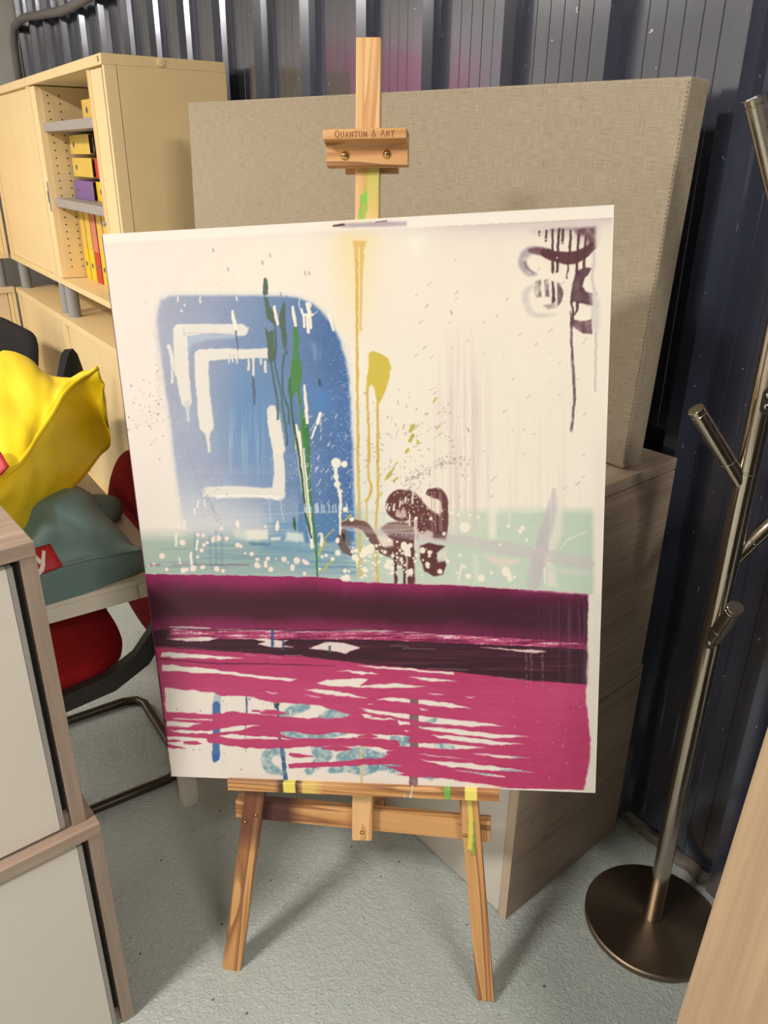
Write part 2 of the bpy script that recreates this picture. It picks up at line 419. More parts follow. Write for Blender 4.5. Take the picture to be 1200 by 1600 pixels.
def paint_picture(X, Y):
    P = Paint(X, Y, (236, 228, 215))
    w1, w2 = P.noise(7, 7, 41, 2) - .5, P.noise(7, 7, 42, 2) - .5           # the brush never runs quite true
    P.X = P.X + 2.2 * w1; P.Y = P.Y + 1.6 * w2; P.ox += 2; P.oy += 2; X, Y = P.X, P.Y
    full = np.s_[:, :]
    A = lambda *q: [(160 + x / 3, 320 + y / 3) for x, y in q]              # digitiser sheets
    B = lambda *q: [(560 + x / 2.857, 320 + y / 2.857) for x, y in q]
    Cc = lambda *q: [(200 + x / 3.333, 660 + y / 3.333) for x, y in q]
    D = lambda *q: [(540 + x / 2.857, 660 + y / 2.857) for x, y in q]
    E = lambda *q: [(220 + x / 3.158, 880 + y / 3.158) for x, y in q]
    F = lambda *q: [(580 + x / 3.158, 880 + y / 3.158) for x, y in q]
    G = lambda *q: [(480 + x / 4.286, 680 + y / 4.286) for x, y in q]
    S = lambda *q: [(800 + x / 7.5, 340 + y / 7.5) for x, y in q]
    K = lambda *q: [(400 + x / 5.714, 420 + y / 5.714) for x, y in q]
    Z = lambda *q: [(230 + x / 3.636, 780 + y / 3.636) for x, y in q]
    U = lambda a, b: (lambda r: r.uniform(a, b))
    n1 = P.noise(60, 60, 1, 3); vst = P.noise(4, 160, 2, 2); hst = P.noise(70, 2.5, 3, 2); fine = P.noise(2.2, 2.2, 4, 1); med = P.noise(9, 9, 5, 2)
    hst2 = P.noise(25, 3, 8, 2)
    WHITE = (238, 231, 218)
    # ---- ground: warm white, cooler at the left, washes
    P.put(full, np.clip((420 - X) / 300, 0, .55), (226, 217, 212))
    P.put(full, np.clip((X - 560) / 250, 0, .5) * np.clip((700 - Y) / 200, 0, 1), (239, 230, 213))
    P.put(full, (n1 - .5) * .25 + .05, (222, 212, 204))
    g = np.exp(-((X - 562) / 38) ** 2) * np.clip((560 - Y) / 190, 0, 1)
    P.put(full, .75 * g, (238, 214, 156))
    top = 381 - .052 * (X - 168)                                            # lower edge of the pale border along the top
    P.put(full, .75 * np.exp(-np.clip(Y - top, 0, 1e3) / 14) * (Y > top) * np.clip((X - 600) / 170, 0.12, 1), (196, 180, 184))
    P.put(full, np.clip((top - Y) / 3, 0, 1) * .6, (241, 234, 226))
    P.poly([(400, 372), (470, 366), (560, 367), (640, 362), (650, 356), (640, 352), (560, 356), (470, 362)], (226, 216, 214), .5, 5)
    P.poly([(528, 352), (560, 348), (612, 345.5), (644, 346), (643, 352), (600, 354), (545, 355)], (172, 158, 168), .85, 2.2)
    P.stroke([(530, 352.5), (538, 351.6), (545, 350.5)], 1.6, (74, 48, 58), .9); P.stroke([(596, 346.5), (606, 345.4), (612, 345)], .9, (80, 60, 62), .8)
    P.poly([(645, 370), (672, 368), (664, 400), (655, 402)], (244, 239, 232), .5, 5)
    # vertical lilac haze
    hz = np.clip(1 - np.abs(X - 728) / 48, 0, 1) ** .6 * np.clip((Y - 500) / 130, 0, 1) * np.clip((880 - Y) / 40, 0, 1)
    P.put(full, np.clip(hz * (vst - .28) * 1.25, 0, .6), (206, 188, 188))
    P.put(full, np.clip((vst - .55) * 1.4, 0, .25) * np.clip((X - 640) / 60, 0, 1) * np.clip((Y - 560) / 150, 0, 1) * np.clip((940 - X) / 40, 0, 1), (222, 206, 196))
    # cool air at both sides of the yellow lines
    P.put(full, .45 * np.exp(-((X - 575) / 40) ** 2) * np.clip((Y - 600) / 160, 0, 1) * (X > 555), (205, 215, 208))
    # ---- sea-green band
    sg = ramp(X, (230, (158, 178, 164)), (420, (142, 168, 168)), (600, (188, 201, 187)), (800, (190, 206, 191)), (930, (180, 200, 184)))
    edge = np.where(X < 560, 822, 790) + 6 * (n1 - .5)
    mm = np.clip((Y - edge) / np.where(X < 560, 26, 14), 0, 1) * np.clip((935 - X) / 9, 0, 1)
    mm *= 1 - .8 * np.clip(1 - np.abs(X - 640) / 75, 0, 1) * np.clip((840 - Y) / 30, 0, 1)
    mm *= 1 - .45 * np.clip((hst - .5) * 4, 0, 1) * (X < 570)
    mm *= 1 - .75 * np.clip((775 - X) / 60, 0, 1) * (X > 570) * np.clip((852 - Y) / 30, 0, 1) * np.clip(.4 + vst, 0, 1)
    P.put(full, np.clip(mm, 0, 1) * .92, sg)
    P.put(full, np.clip((hst - .52) * 3, 0, .6) * (X < 560) * np.clip((Y - 835) / 20, 0, 1) * np.clip((900 - Y) / 8, 0, 1), (108, 140, 150))
    # ---- blue arch
    bl = ramp(X, (258, (160, 165, 186)), (330, (144, 155, 184)), (400, (114, 138, 176)), (470, (84, 116, 164)), (520, (64, 100, 156)), (556, (50, 94, 158)))
    hazy = np.clip((Y - 600) / 220, 0, 1) * np.clip((470 - X) / 200, 0, 1)
    bl = bl + (np.array((172, 182, 204), np.float32) / 255 - bl) * (.62 * hazy[..., None])
    bl = bl + ((n1 - .5) * .07 + (fine - .5) * .04)[..., None]
    bl = bl + (np.array((186, 190, 200), np.float32) / 255 - bl) * .2
    inner = np.exp(-((X - 395) / 42) ** 2 - ((Y - 650) / 95) ** 2)
    bl = bl + (np.array((92, 136, 186), np.float32) / 255 - bl) * (.6 * inner[..., None])
    lowhaze = np.clip((Y - 735) / 75, 0, 1) * np.clip((450 - X) / 120, 0, 1)
    bl = bl + (np.array((206, 208, 212), np.float32) / 255 - bl) * (.62 * lowhaze[..., None])
    bl = bl.astype(np.float32)
    arch = A((278, 560), (282, 490), (296, 450), (330, 430), (380, 424), (600, 424), (780, 426), (900, 430), (950, 438), (1005, 462), (1050, 500), (1098, 560), (1135, 640), (1160, 730), (1174, 820), (1180, 960)) + \
        [(556, 700), (557, 800), (557, 846), (440, 850), (330, 842), (290, 820), (283, 760), (278, 720), (271, 650), (262, 590), (256, 540)]
    fade = np.where(X < 470, np.clip((835 - Y) / 110, 0, 1) ** .8, 1) + 0.25 * (Y > 740) * (X < 470)
    fade = np.clip(fade, 0, 1).astype(np.float32)
    P.poly([(x, y) for x, y in arch], (168, 184, 208), .5, 9, mod=fade)
    sl, m = P.mask(arch, 2.6); soft2 = np.clip(m * 1.0, 0, 1) * fade[sl]
    P.put(sl, soft2, bl[sl])
    P.put(full, .8 * np.clip((vst - .52) * 3, 0, 1) * np.clip(1 - np.abs(X - 385) / 60, 0, 1) * np.clip(1 - np.abs(Y - 690) / 75, 0, 1), (168, 200, 214))
    P.put(full, .55 * np.clip((vst - .5) * 3, 0, 1) * np.clip(1 - np.abs(X - 520) / 22, 0, 1) * np.clip(1 - np.abs(Y - 690) / 110, 0, 1), (98, 148, 200))
    P.poly(K((515, 640), (560, 660), (610, 740), (600, 820), (560, 820), (530, 720)), (150, 180, 210), .6, 3, mod=np.clip((vst - .3) * 2, 0, 1))
    P.poly(K((520, 1060), (690, 1090), (700, 1250), (560, 1300), (500, 1150)), (88, 138, 196), .55, 8)
    # blue going down into the water
    P.poly([(425, 800), (556, 796), (557, 898), (470, 894), (420, 860)], (84, 134, 176), .75, 16, mod=np.clip(.45 + (hst - .3), 0, 1))
    P.poly([(300, 835), (430, 830), (430, 885), (320, 880)], (120, 152, 170), .6, 16, mod=np.clip(.3 + (hst - .3) * 1.4, 0, 1))
    P.stroke([(300, 805), (420, 803), (560, 800), (700, 808)], 1.2, (190, 200, 212), .45, 1.5)
    # spray dots inside the right rim
    P.dots(420, lambda r: 556 - abs(r.normal(0, 16)), U(520, 830), lambda r: r.uniform(.35, .8), (196, 210, 226), .75)
    P.dots(260, lambda r: r.normal(253, 3.0) + 0, U(490, 640), lambda r: r.uniform(.3, .8), (190, 182, 182), .55)
    # ---- pale angular strokes in the arch
    CR = (226, 221, 212)
    P.poly(A((420, 600), (640, 606), (640, 622), (520, 632), (440, 650), (425, 690)), (182, 194, 212), .75, 3)
    P.stroke(A((385, 592), (388, 700), (398, 830), (412, 925)), [11, 11, 10, 8], CR, .96, 1.2, .25)
    P.stroke(A((384, 590), (520, 580), (670, 584)), [10, 7.5, 9], CR, .96, 1.2, .25)
    P.stroke(A((700, 578), (690, 604), (660, 608)), 2.5, CR, .9, 1, .3)
    P.stroke(A((415, 930), (416, 975), (419, 1012)), [5, 2.4, 2.4], (206, 208, 210), .9, 1, .4)
    P.stroke(A((484, 712), (487, 850), (504, 1035)), [11.5, 10.5, 11.5], CR, .97, 1.0, .25)
    P.stroke(A((484, 706), (600, 698), (700, 698), (800, 694)), [10, 8.5, 7.5, 8], CR, .97, 1.0, .25)
    P.stroke(A((506, 1060), (510, 1090), (515, 1155)), [6, 2.6, 2.2], CR, .95, .8, .4)
    for x, y0, y1, r in ((612, 700, 738, 1.4), (630, 700, 735, 1.4), (648, 700, 742, 1.2), (704, 725, 772, 1.6), (727, 725, 803, 2), (783, 735, 783, 2), (762, 725, 745, 1.6)):
        P.stroke(A((x, y0), (x, y1)), r, CR, .95, .7, .4)
        P.stroke(A((x + 6, y0), (x + 6, y1)), .5, (150, 150, 156), .6, .6)
    P.stroke(K((180, 1270), (190, 1330), (215, 1500), (235, 1600)), [9, 10, 10, 9.5], CR, .97, 1.2, .3)
    P.stroke(Cc((775, 0), (793, 120), (803, 240), (800, 340)), [8.5, 8, 8.5, 10], CR, .97, 1.2, .3)
    P.stroke(Cc((800, 372), (700, 366), (560, 362), (450, 362)), [10, 8, 9.5, 8], CR, .95, 1.4, .3)
    P.stroke(Cc((800, 392), (700, 384), (560, 380), (480, 388)), [3, 1.4, 1.4, 3], (238, 236, 228), .8, 1, .5)
    P.stroke(Cc((435, 345), (420, 360), (412, 380)), [4, 5, 3], CR, .8, 1.5)
    P.stroke(Cc((750, 395), (752, 450), (756, 520)), [1.2, 1, 1], (176, 192, 206), .8); P.stroke(Cc((806, 395), (812, 450), (824, 520)), 1.1, (176, 192, 206), .8)
    P.stroke(A((330, 662), (348, 720), (362, 800)), [3, 2.6, 1.8], CR, .9, .8, .4); P.stroke(A((340, 700), (344, 770), (346, 832)), [2, 1.6, 2], CR, .9, .8, .4)
    for q in ((375, 428, 450), (479, 424, 456), (651, 430, 444), (406, 466, 472), (390, 492, 498)):
        P.stroke(A((q[0], q[1]), (q[0] + 2, q[2])), [1, 1.7], CR, .95, .6, .4)
    P.stroke(A((631, 500), (638, 540), (646, 590)), [1.8, 3, 1.6], WHITE, 1, .7, .5); P.stroke(A((646, 590), (650, 640), (653, 680)), [1.4, 1, 1], (92, 108, 134), .9)
    P.stroke(A((724, 806), (727, 860), (729, 932)), [2, 2.6, 1.6], (92, 110, 128), .9, .8, .3)
    P.stroke(A((400, 580), (408, 612), (420, 600), (640, 604)), .6, (160, 166, 182), .5)
    # ---- grey-green and green runs
    GG, GR = (90, 108, 98), (84, 134, 78)
    P.poly(K((112, 90), (125, 74), (142, 95), (150, 160), (146, 225), (125, 238), (104, 225), (106, 150)), GG, 1, .8, .7)
    P.poly(K((110, 240), (145, 255), (168, 340), (195, 370), (215, 430), (214, 490), (195, 500), (168, 470), (135, 430), (120, 330)), GG, 1, .8, .7)
    P.poly(K((124, 520), (150, 560), (190, 540), (205, 600), (222, 690), (216, 790), (195, 830), (160, 830), (140, 790), (135, 660), (122, 590)), GG, 1, .8, .8)
    P.poly(K((285, 280), (302, 320), (303, 480), (318, 660), (300, 730), (272, 690), (262, 560), (244, 470), (250, 400), (272, 340)), GG, 1, .8, .8)
    for q, r in ((((205, 500), (208, 600), (212, 700)), 1.8), (((150, 820), (170, 860), (190, 1000), (220, 1180), (226, 1340)), 1.8), (((200, 820), (215, 920), (250, 1080), (275, 1300), (300, 1480), (298, 1570)), 1.7),
                 (((300, 730), (280, 800), (268, 930), (276, 1120), (318, 1260), (318, 1375)), 1.9), (((300, 730), (312, 755)), 1.6)):
        P.stroke(K(*q), r, (78, 106, 112), 1, .7, 1.0); P.stroke([(x - .9, y) for x, y in K(*q)], .5, (150, 170, 180), .5, .5)
    P.poly(K((375, 500), (405, 515), (418, 600), (412, 740), (440, 850), (446, 960), (430, 1080), (436, 1220), (418, 1230), (398, 1110), (380, 1090), (356, 1160), (336, 1160), (318, 1080), (322, 990), (346, 950), (346, 860), (365, 740), (368, 600)), GR, 1, .8, .7, mod=np.clip(.75 + .5 * med, 0, 1))
    P.poly(K((320, 990), (345, 955), (350, 1150), (336, 1160), (318, 1080)), (72, 104, 84), .7, 2)
    P.stroke(K((345, 1160), (352, 1280), (370, 1420), (385, 1600)), 1.8, (72, 110, 84), 1, .8, .9)
    P.stroke(K((385, 1400), (400, 1500), (410, 1600)) + Cc((905, 60), (925, 240), (945, 420), (962, 560), (972, 650)), [3, 4.5, 5, 6, 6, 5, 3.5, 2], WHITE, 1, 1, .6)
    P.poly(K((420, 1230), (440, 1240), (450, 1300), (490, 1390), (505, 1600), (445, 1600), (430, 1420)) , GR, 1, .9, .6)
    P.poly(K((478, 1220), (500, 1240), (503, 1330), (495, 1380), (480, 1330)), (126, 160, 60), .9, 1.2, .4)
    P.stroke(Cc((940, 0), (952, 140), (956, 260), (968, 430), (990, 640), (997, 800)), [5, 3.2, 2.4, 2, 1.8, 1.4], (70, 124, 72), 1, .8, .9)
    P.stroke(Cc((880, 0), (905, 160), (925, 330), (940, 480), (968, 600)), [2, 2, 1.8, 2, 1.6], (62, 92, 72), 1, .8, .9)
    P.stroke(Cc((920, 40), (930, 200), (948, 420), (962, 560)), .8, (96, 130, 96), .8)
    P.poly(K((590, 980), (610, 985), (618, 1030), (606, 1058), (590, 1030)), (66, 92, 96), 1, .8, .5)
    P.stroke(Z((850, 110), (853, 150), (855, 172)), [1.6, 2.4, 1], (60, 90, 74), .95)
    # white runs over the arch shoulder
    for q, r in ((((203, 335), (215, 400), (232, 490)), (2, 2.6, 2)), (((368, 340), (378, 410), (392, 510)), (2, 2.6, 2)), (((470, 1040), (476, 1180), (490, 1370)), (1.6, 2.4, 2.6)),
                 (((447, 360), (460, 400), (500, 412), (545, 410)), 2), (((498, 310), (510, 350), (520, 390)), 3), (((522, 300), (530, 330), (515, 345)), 1.4), (((465, 410), (472, 515)), 2), (((497, 410), (508, 565)), 2.4), (((524, 410), (530, 525)), 2),
                 (((440, 265), (424, 310), (440, 370), (470, 405)), .7), (((545, 410), (590, 380)), .6), (((690, 400), (712, 480), (733, 550)), 1.8), (((607, 1295), (592, 1330), (580, 1375)), 2.8), (((565, 1410), (545, 1460), (525, 1510)), 1.6)):
        P.stroke(K(*q), r, WHITE, 1, .7, .5)
    # ---- yellow
    YL = (208, 178, 88)
    P.poly(B((0, 160), (58, 160), (46, 210), (40, 330), (36, 480), (33, 562), (20, 562), (18, 330), (6, 230)), (216, 182, 104), .85, 1.5, .3)
    P.stroke(B((26, 190), (24, 400), (22, 555)), .8, (240, 228, 196), .9)
    P.stroke(B((14, 240), (13, 500), (12, 700), (12, 1143)), 2.0, YL, .95, .8, .5)
    P.stroke(G((362, 0), (362, 300), (364, 520), (368, 940)), [2, 2.1, 1.8, 2.2], YL, .9, .8, .5)
    P.poly(B((66, 660), (84, 650), (120, 664), (150, 682), (163, 720), (156, 772), (136, 830), (116, 876), (104, 890), (94, 862), (88, 815), (76, 800), (66, 806), (62, 840), (52, 832), (54, 775), (64, 715)), (206, 186, 84), 1, .9, .6)
    P.stroke(B((57, 830), (58, 940), (62, 1040), (62, 1143)), [1.8, 2, 1.8, 1.8], YL, .95, .8, .5)
    P.stroke(B((101, 880), (101, 1143)), 2.0, YL, .95, .8, .5)
    P.stroke(G((435, 0), (430, 180), (430, 280), (446, 340), (440, 395), (415, 440)), 2, YL, .95, .8, .5, ); P.stroke(G((416, 430), (415, 600)), 1.3, YL, .8)
    P.stroke(G((492, 0), (492, 400), (482, 520), (478, 660), (482, 980)), [2, 2.1, 1.9, 1.7, 2.1], YL, .95, .8, .5)
    for q, r in ((((600, 222), (570, 260), (540, 300)), (1, 2.4, 1)), (((625, 283), (600, 308)), 1.6), (((700, 92), (682, 114)), 1.6), (((728, 0), (712, 38)), 2.4), (((770, 40), (758, 56)), 1.2), (((622, 185), (608, 200)), 1.1), (((585, 258), (560, 292)), 1.4),
                 (((520, 385), (508, 400)), 1.2), (((310, 535), (250, 585)), 1.3), (((195, 630), (130, 690)), 1), (((135, 710), (95, 790)), 1.8), (((185, 830), (120, 910)), 1.6)):
        P.stroke(G(*q), r, (188, 178, 84), .95, .7, .3)
    for q, r in (((262, 985, 245, 1010), 2.6), ((258, 1025, 245, 1052), 2.2), ((365, 862, 352, 880), 1.3), ((238, 1092, 226, 1104), 1.5), ((378, 985, 366, 998), 1.2), ((275, 1050, 288, 1066), .8), ((222, 980, 214, 1000), .8)):
        P.stroke(B(q[:2], q[2:]), r, (186, 176, 84), .95, .7, .3)
    P.dots(26, lambda r: r.uniform(640, 700), lambda r: r.uniform(600, 720), lambda r: r.uniform(.4, 1.0), (190, 182, 110), .8)
    # ---- brown signs in the upper right corner
    MR = (92, 58, 64)
    worn = np.clip(.84 + (med - .4) * .8, 0, 1)
    P.poly(S((300, 150), (700, 120), (1060, 95), (1050, 320), (960, 400), (900, 300), (780, 200), (600, 180), (420, 180)), (176, 156, 162), .45, 9)
    P.poly(S((800, 130), (900, 115), (1040, 105), (1040, 330), (985, 380), (960, 300), (930, 215), (860, 205), (815, 185)), (98, 66, 76), .9, 3, .2, mod=worn)
    P.stroke(S((520, 150), (640, 135), (760, 130), (820, 130)), 2.4, (150, 128, 136), .6, 2.5)
    P.stroke(S((430, 395), (330, 380), (240, 400), (185, 480), (190, 580), (250, 650), (330, 660)), [5, 6, 6.5, 6, 5, 4, 2.5], (164, 152, 160), .8, 2.6, mod=worn)
    P.stroke(S((270, 385), (330, 385), (420, 400), (520, 430)), [3, 5, 7, 8], (112, 80, 86), .9, 1.8, .2, mod=worn)
    P.stroke(S((210, 520), (240, 590), (310, 640)), [1.5, 2.4, 1.4], (120, 104, 114), .7, 1.4)
    P.stroke(S((440, 410), (560, 450), (700, 472), (820, 455), (920, 400), (1000, 310)), [6.5, 8.5, 9.5, 9.5, 7.5, 3], MR, .97, 1.2, .3)
    P.stroke(S((1030, 350), (985, 400), (930, 455)), [1.6, 2, 1.4], (96, 70, 78), .9)
    for x0, x1, y0, y1, r in ((543, 535, 140, 640, 2), (618, 585, 130, 630, 2.1), (662, 655, 140, 290, 2), (750, 738, 150, 420, 2), (845, 815, 200, 640, 2.1), (930, 900, 220, 590, 1.9), (466, 462, 150, 265, 1.8), (388, 385, 155, 200, 1.6), (720, 712, 520, 640, 1.2), (702, 700, 660, 710, .9)):
        P.stroke(S((x0, y0), ((x0 + x1) / 2, (y0 + y1) / 2), (x1, y1)), r, (88, 58, 64), .95, .7, .5)
    for x, y in ((462, 250), (655, 285), (385, 190), (592, 470), (800, 640), (800, 690)): P.stroke(S((x, y)), 1.3, (232, 222, 214), .9, .6)
    P.stroke(S((300, 800), (230, 860), (215, 960), (260, 1090), (340, 1140), (480, 1140), (560, 1130)), [3, 5, 6, 5, 4, 3, 1.5], (196, 186, 186), .6, 3, mod=worn)
    P.poly(S((330, 740), (395, 720), (400, 920), (350, 930), (320, 900)), (108, 94, 100), .9, 1.5, .2, mod=np.clip((med - .22) * 2.6, 0, 1))
    P.poly(S((440, 730), (490, 720), (490, 930), (445, 920)), (112, 98, 104), .9, 1.5, .2, mod=np.clip((med - .2) * 2.6, 0, 1))
    P.poly(S((525, 740), (552, 760), (562, 980), (520, 1010)), (84, 62, 68), .95, 1, .3)
    P.poly(S((588, 760), (605, 760), (650, 830), (662, 890), (640, 980), (585, 1040)), (106, 82, 90), .95, 1.2, .3, mod=worn)
    P.poly(S((420, 1030), (500, 1010), (570, 1000), (560, 1050), (490, 1070)), (132, 118, 122), .8, 2, mod=worn)
    P.poly(S((790, 680), (820, 620), (900, 580), (995, 590), (960, 650), (905, 720), (890, 800), (920, 860), (1000, 885), (1000, 1030), (900, 1010), (780, 985), (740, 980), (760, 800)), (90, 62, 72), .97, 1.2, .3, mod=np.clip(.95 + (med - .5) * .3, 0, 1))
    P.poly(S((960, 880), (1040, 890), (1085, 1000), (1080, 1250), (1050, 1340), (990, 1300), (965, 1150), (985, 1050)), (206, 200, 202), .75, 4)
    P.stroke(S((1025, 420), (1015, 560), (1000, 700), (1020, 830), (1040, 900)), 2.2, (196, 186, 190), .7, 2)
    P.stroke(S((752, 980), (765, 1070), (770, 1180)), [2.2, 1.6, 2.4], (88, 64, 70), .95, .8, .4); P.stroke(S((825, 990), (815, 1080), (780, 1150)), [2.4, 2, 1.2], (88, 60, 68), .95, .8, .4)
    P.poly(S((735, 1090), (770, 1190), (880, 1210), (985, 1190), (990, 1360), (890, 1355), (800, 1300), (735, 1240)), (98, 62, 76), .95, 1.4, .3, mod=worn)
    P.poly(S((780, 1150), (870, 1060), (960, 1040), (990, 1110), (940, 1190), (850, 1210)), (238, 230, 216), 1, 1.2)
    P.stroke(S((745, 1240), (750, 1400), (745, 1500)) + B((972, 640), (978, 760), (982, 850), (974, 940), (966, 1008)), [2.2, 1.9, 1.7, 1.8, 2.2, 2.2, 2, 2.2], (92, 70, 78), .9, .9, .5, mod=np.clip(.5 + med, 0, 1))
    P.stroke(B((966, 1008)), 1.4, (220, 210, 204), .8)
    P.stroke(B((1080, 570), (1078, 700), (1074, 828)), [2, 1.6, 1.8], (196, 188, 190), .8, 1, .3)
    # ---- sea: white gaps, lilac diagonals
    P.poly(D((645, 350), (690, 350), (680, 520), (650, 525)), (232, 228, 214), .8, 4); P.poly(D((575, 590), (600, 590), (608, 720), (585, 720)), (216, 220, 206), .6, 3)
    P.poly(D((925, 380), (985, 370), (975, 500), (930, 600), (955, 730), (915, 735), (900, 620)), (226, 220, 210), .75, 4)
    for x in (700, 742, 790, 815, 830, 845, 870): P.stroke(D((x, 372), (x + 2, 400 + 60 * ((x * 7) % 5) / 5)), 1.6, (214, 222, 206), .7, 1.2)
    P.poly(D((620, 590), (800, 615), (720, 650), (670, 630)), (228, 208, 200), .7, 3)
    LL = (190, 182, 188)
    P.stroke(D((945, 300), (930, 400), (890, 540), (865, 640), (845, 715)), [3, 8, 10, 11, 11], LL, .8, 2, .2, mod=np.clip(.65 + (vst - .3), 0, 1))
    P.stroke(D((-10, 465), (60, 475), (250, 500), (470, 520), (640, 548), (860, 582), (1000, 612), (1095, 630)), [3, 4.5, 5.5, 8, 9, 10, 9, 8], (198, 188, 190), .78, 1.8, .2, mod=np.clip(.6 + (hst2 - .3), 0, 1))
    P.stroke(D((900, 660), (1000, 665), (1095, 675)), 4, (208, 206, 200), .6, 2)
    # ---- brown blossom
    BR = (104, 66, 66); BD = (96, 58, 60)
    P.stroke(G((250, 600), (320, 590), (400, 610), (450, 680), (500, 750), (570, 790), (640, 790)), [4, 6, 7, 7, 6.5, 6.5, 6], (108, 76, 74), .9, 1, .3)
    P.stroke(G((255, 650), (240, 700), (265, 760), (320, 800)), [6, 6, 6, 3], (110, 82, 80), .9, 1.2, .3)
    P.poly(G((250, 640), (300, 650), (310, 740), (280, 740)), (104, 104, 112), .8, 2)
    P.poly(G((250, 650), (272, 660), (268, 720), (255, 700)), (40, 48, 48), .9, 1)
    P.stroke(G((650, 470)), 25, BR, 1, 1.2, .3)
    P.poly(G((690, 360), (740, 385), (800, 440), (850, 480), (900, 530), (960, 540), (960, 600), (945, 700), (860, 690), (780, 660), (760, 640), (700, 590)), BR, 1, 2, .3)
    P.stroke(G((850, 390), (900, 390), (935, 440), (935, 540), (925, 620)), [8, 8.5, 6, 6, 7], BR, 1, 1.2, .3)
    P.poly(G((510, 620), (560, 585), (660, 575), (740, 600), (760, 680), (730, 740), (735, 990), (560, 800), (590, 700), (520, 640)), (112, 76, 76), .9, 2, .2, mod=np.clip(.7 + (hst - .3), 0, 1))
    P.poly(G((560, 640), (740, 680), (735, 830), (640, 800), (570, 800), (545, 760)), BR, .85, 2, .2)
    P.poly(G((770, 740), (830, 720), (940, 740), (885, 790), (880, 830), (930, 820), (945, 870), (920, 930), (860, 945), (800, 910), (770, 830)), BD, 1, 1.2, .3)
    P.poly(G((885, 790), (950, 770), (950, 840), (890, 850)), (214, 214, 198), .9, 1.2)
    for x, y0, r in ((606, 780, 2.4), (668, 780, 2.6), (708, 740, 5)): P.stroke(G((x, y0), (x, 995)), r, BD, 1, .8, .4)
    P.stroke(G((680, 760), (680, 990)), 1.2, (214, 200, 190), .8)
    P.poly(G((480, 680), (540, 680), (590, 700), (590, 740), (540, 750), (500, 720)), (226, 212, 200), .95, 2)
    P.poly(G((800, 390), (850, 410), (910, 450), (925, 510), (885, 525), (830, 490), (790, 440)), (236, 222, 206), 1, 1.4, .3)
    P.poly(G((610, 500), (630, 495), (640, 520), (655, 490), (680, 500), (680, 545), (645, 560), (612, 540)), (204, 178, 168), .95, 1.4, .2)
    P.poly(G((780, 670), (820, 630), (860, 650), (855, 690), (800, 700)), (206, 190, 184), .9, 2)
    for q in ((640, 440, 480), (680, 415, 450), (730, 380, 420), (725, 420, 455), (570, 480, 500), (600, 460, 500), (555, 460, 490), (705, 530, 600), (660, 440, 460)):
        P.stroke(G((q[0], q[1]), (q[0] - 4, q[2])), 1.3, (234, 222, 206), .95, .6, .4)
    P.stroke(G((745, 560), (742, 640), (745, 760)), 2.4, (222, 208, 200), .85, .8, .3)
    for x in (850, 872, 905, 915): P.stroke(G((x, 380), (x + 4, 640)), .9, (172, 150, 148), .6)
    P.dots(170, lambda r: 655 + r.normal(0, 18) , lambda r: 790 + r.normal(0, 22), lambda r: r.uniform(.4, 1.1), (232, 220, 206), .9, .3, lambda x, y: y < 850)
    P.stroke(D((0, 470), (120, 480), (300, 505), (470, 522)), [3.5, 4.5, 5, 6], (200, 190, 194), .55, 2, .2, mod=np.clip(.6 + (hst2 - .4) * 1.5, 0, 1))
    # ---- white spatter over the water
    WP = (236, 218, 208)
    for x, y, r in ((190, 695, 4.5), (375, 585, 3.2), (403, 587, 2.6), (397, 667, 3.2), (425, 625, 2.6), (408, 640, 3), (527, 603, 3.6), (585, 638, 4), (600, 645, 3), (297, 625, 4.5), (657, 685, 3.4), (740, 708, 3.6), (686, 713, 3), (682, 742, 4.4), (692, 748, 3), (730, 745, 3.2), (729, 729, 2.6), (756, 765, 4), (825, 712, 4), (890, 718, 5.4), (925, 720, 3), (938, 728, 3.4), (868, 748, 3.4), (866, 764, 3),
                    (945, 730, 3), (930, 788, 3.2), (475, 762, 4.4), (507, 773, 3), (400, 752, 3.8), (352, 757, 5), (346, 766, 3), (300, 770, 4.4), (318, 766, 3), (213, 765, 3.2), (375, 700, 2.4), (623, 680, 1.6), (783, 709, 1.4), (845, 728, 1.6), (500, 553, 3), (728, 542, 2.6), (146, 740, 3), (120, 745, 2)):
        P.stroke(Cc((x, y)), r, WP, .97, .8, .5)
    P.stroke(Cc((455, 612), (475, 603), (490, 605)), [3.4, 5, 3.6], WP, .97, .8, .5)
    for q, r in ((((586, 510), (584, 530), (590, 550)), (1, 2.8, 1)), (((793, 515), (790, 545), (788, 560)), (1.4, 3, 2)), (((263, 580), (265, 640)), 1.6), (((372, 615), (370, 660)), 2), (((340, 680), (341, 735)), 2), (((280, 705), (282, 735)), 1.2),
                 (((378, 405), (378, 440)), 1.3), (((415, 400), (416, 435)), 1.2), (((305, 510), (306, 555)), 1.2), (((362, 450), (363, 480)), 1.4), (((280, 530), (284, 550)), 1.2), (((1020, 580), (1022, 610), (1018, 640)), (1.6, 2.6, 2)), (((1004, 590), (1012, 577), (1024, 590)), .9)):
        P.stroke(Cc(*q), r, (236, 230, 218), .95, .7, .4)
    P.poly(Cc((560, 560), (600, 555), (735, 556), (740, 610), (640, 615), (570, 600)), (210, 214, 206), .75, 3, mod=np.clip(.5 + med, 0, 1)); P.poly(Cc((630, 560), (738, 560), (742, 608), (632, 612)), (226, 224, 212), .8, 2)
    P.poly(Cc((840, 570), (925, 575), (930, 625), (830, 615)), (214, 222, 218), .85, 2.5); P.stroke(Cc((765, 606), (800, 604)), 2.6, (214, 222, 218), .85)
    P.poly(Cc((640, 625), (760, 628), (750, 645), (650, 640)), (70, 110, 140), .6, 2)
    for x in (360, 440, 470, 500): P.stroke(Cc((x, 560 + (x % 7) * 6), (x + 1, 740)), 1.6, (104, 140, 150), .45, 1.4)
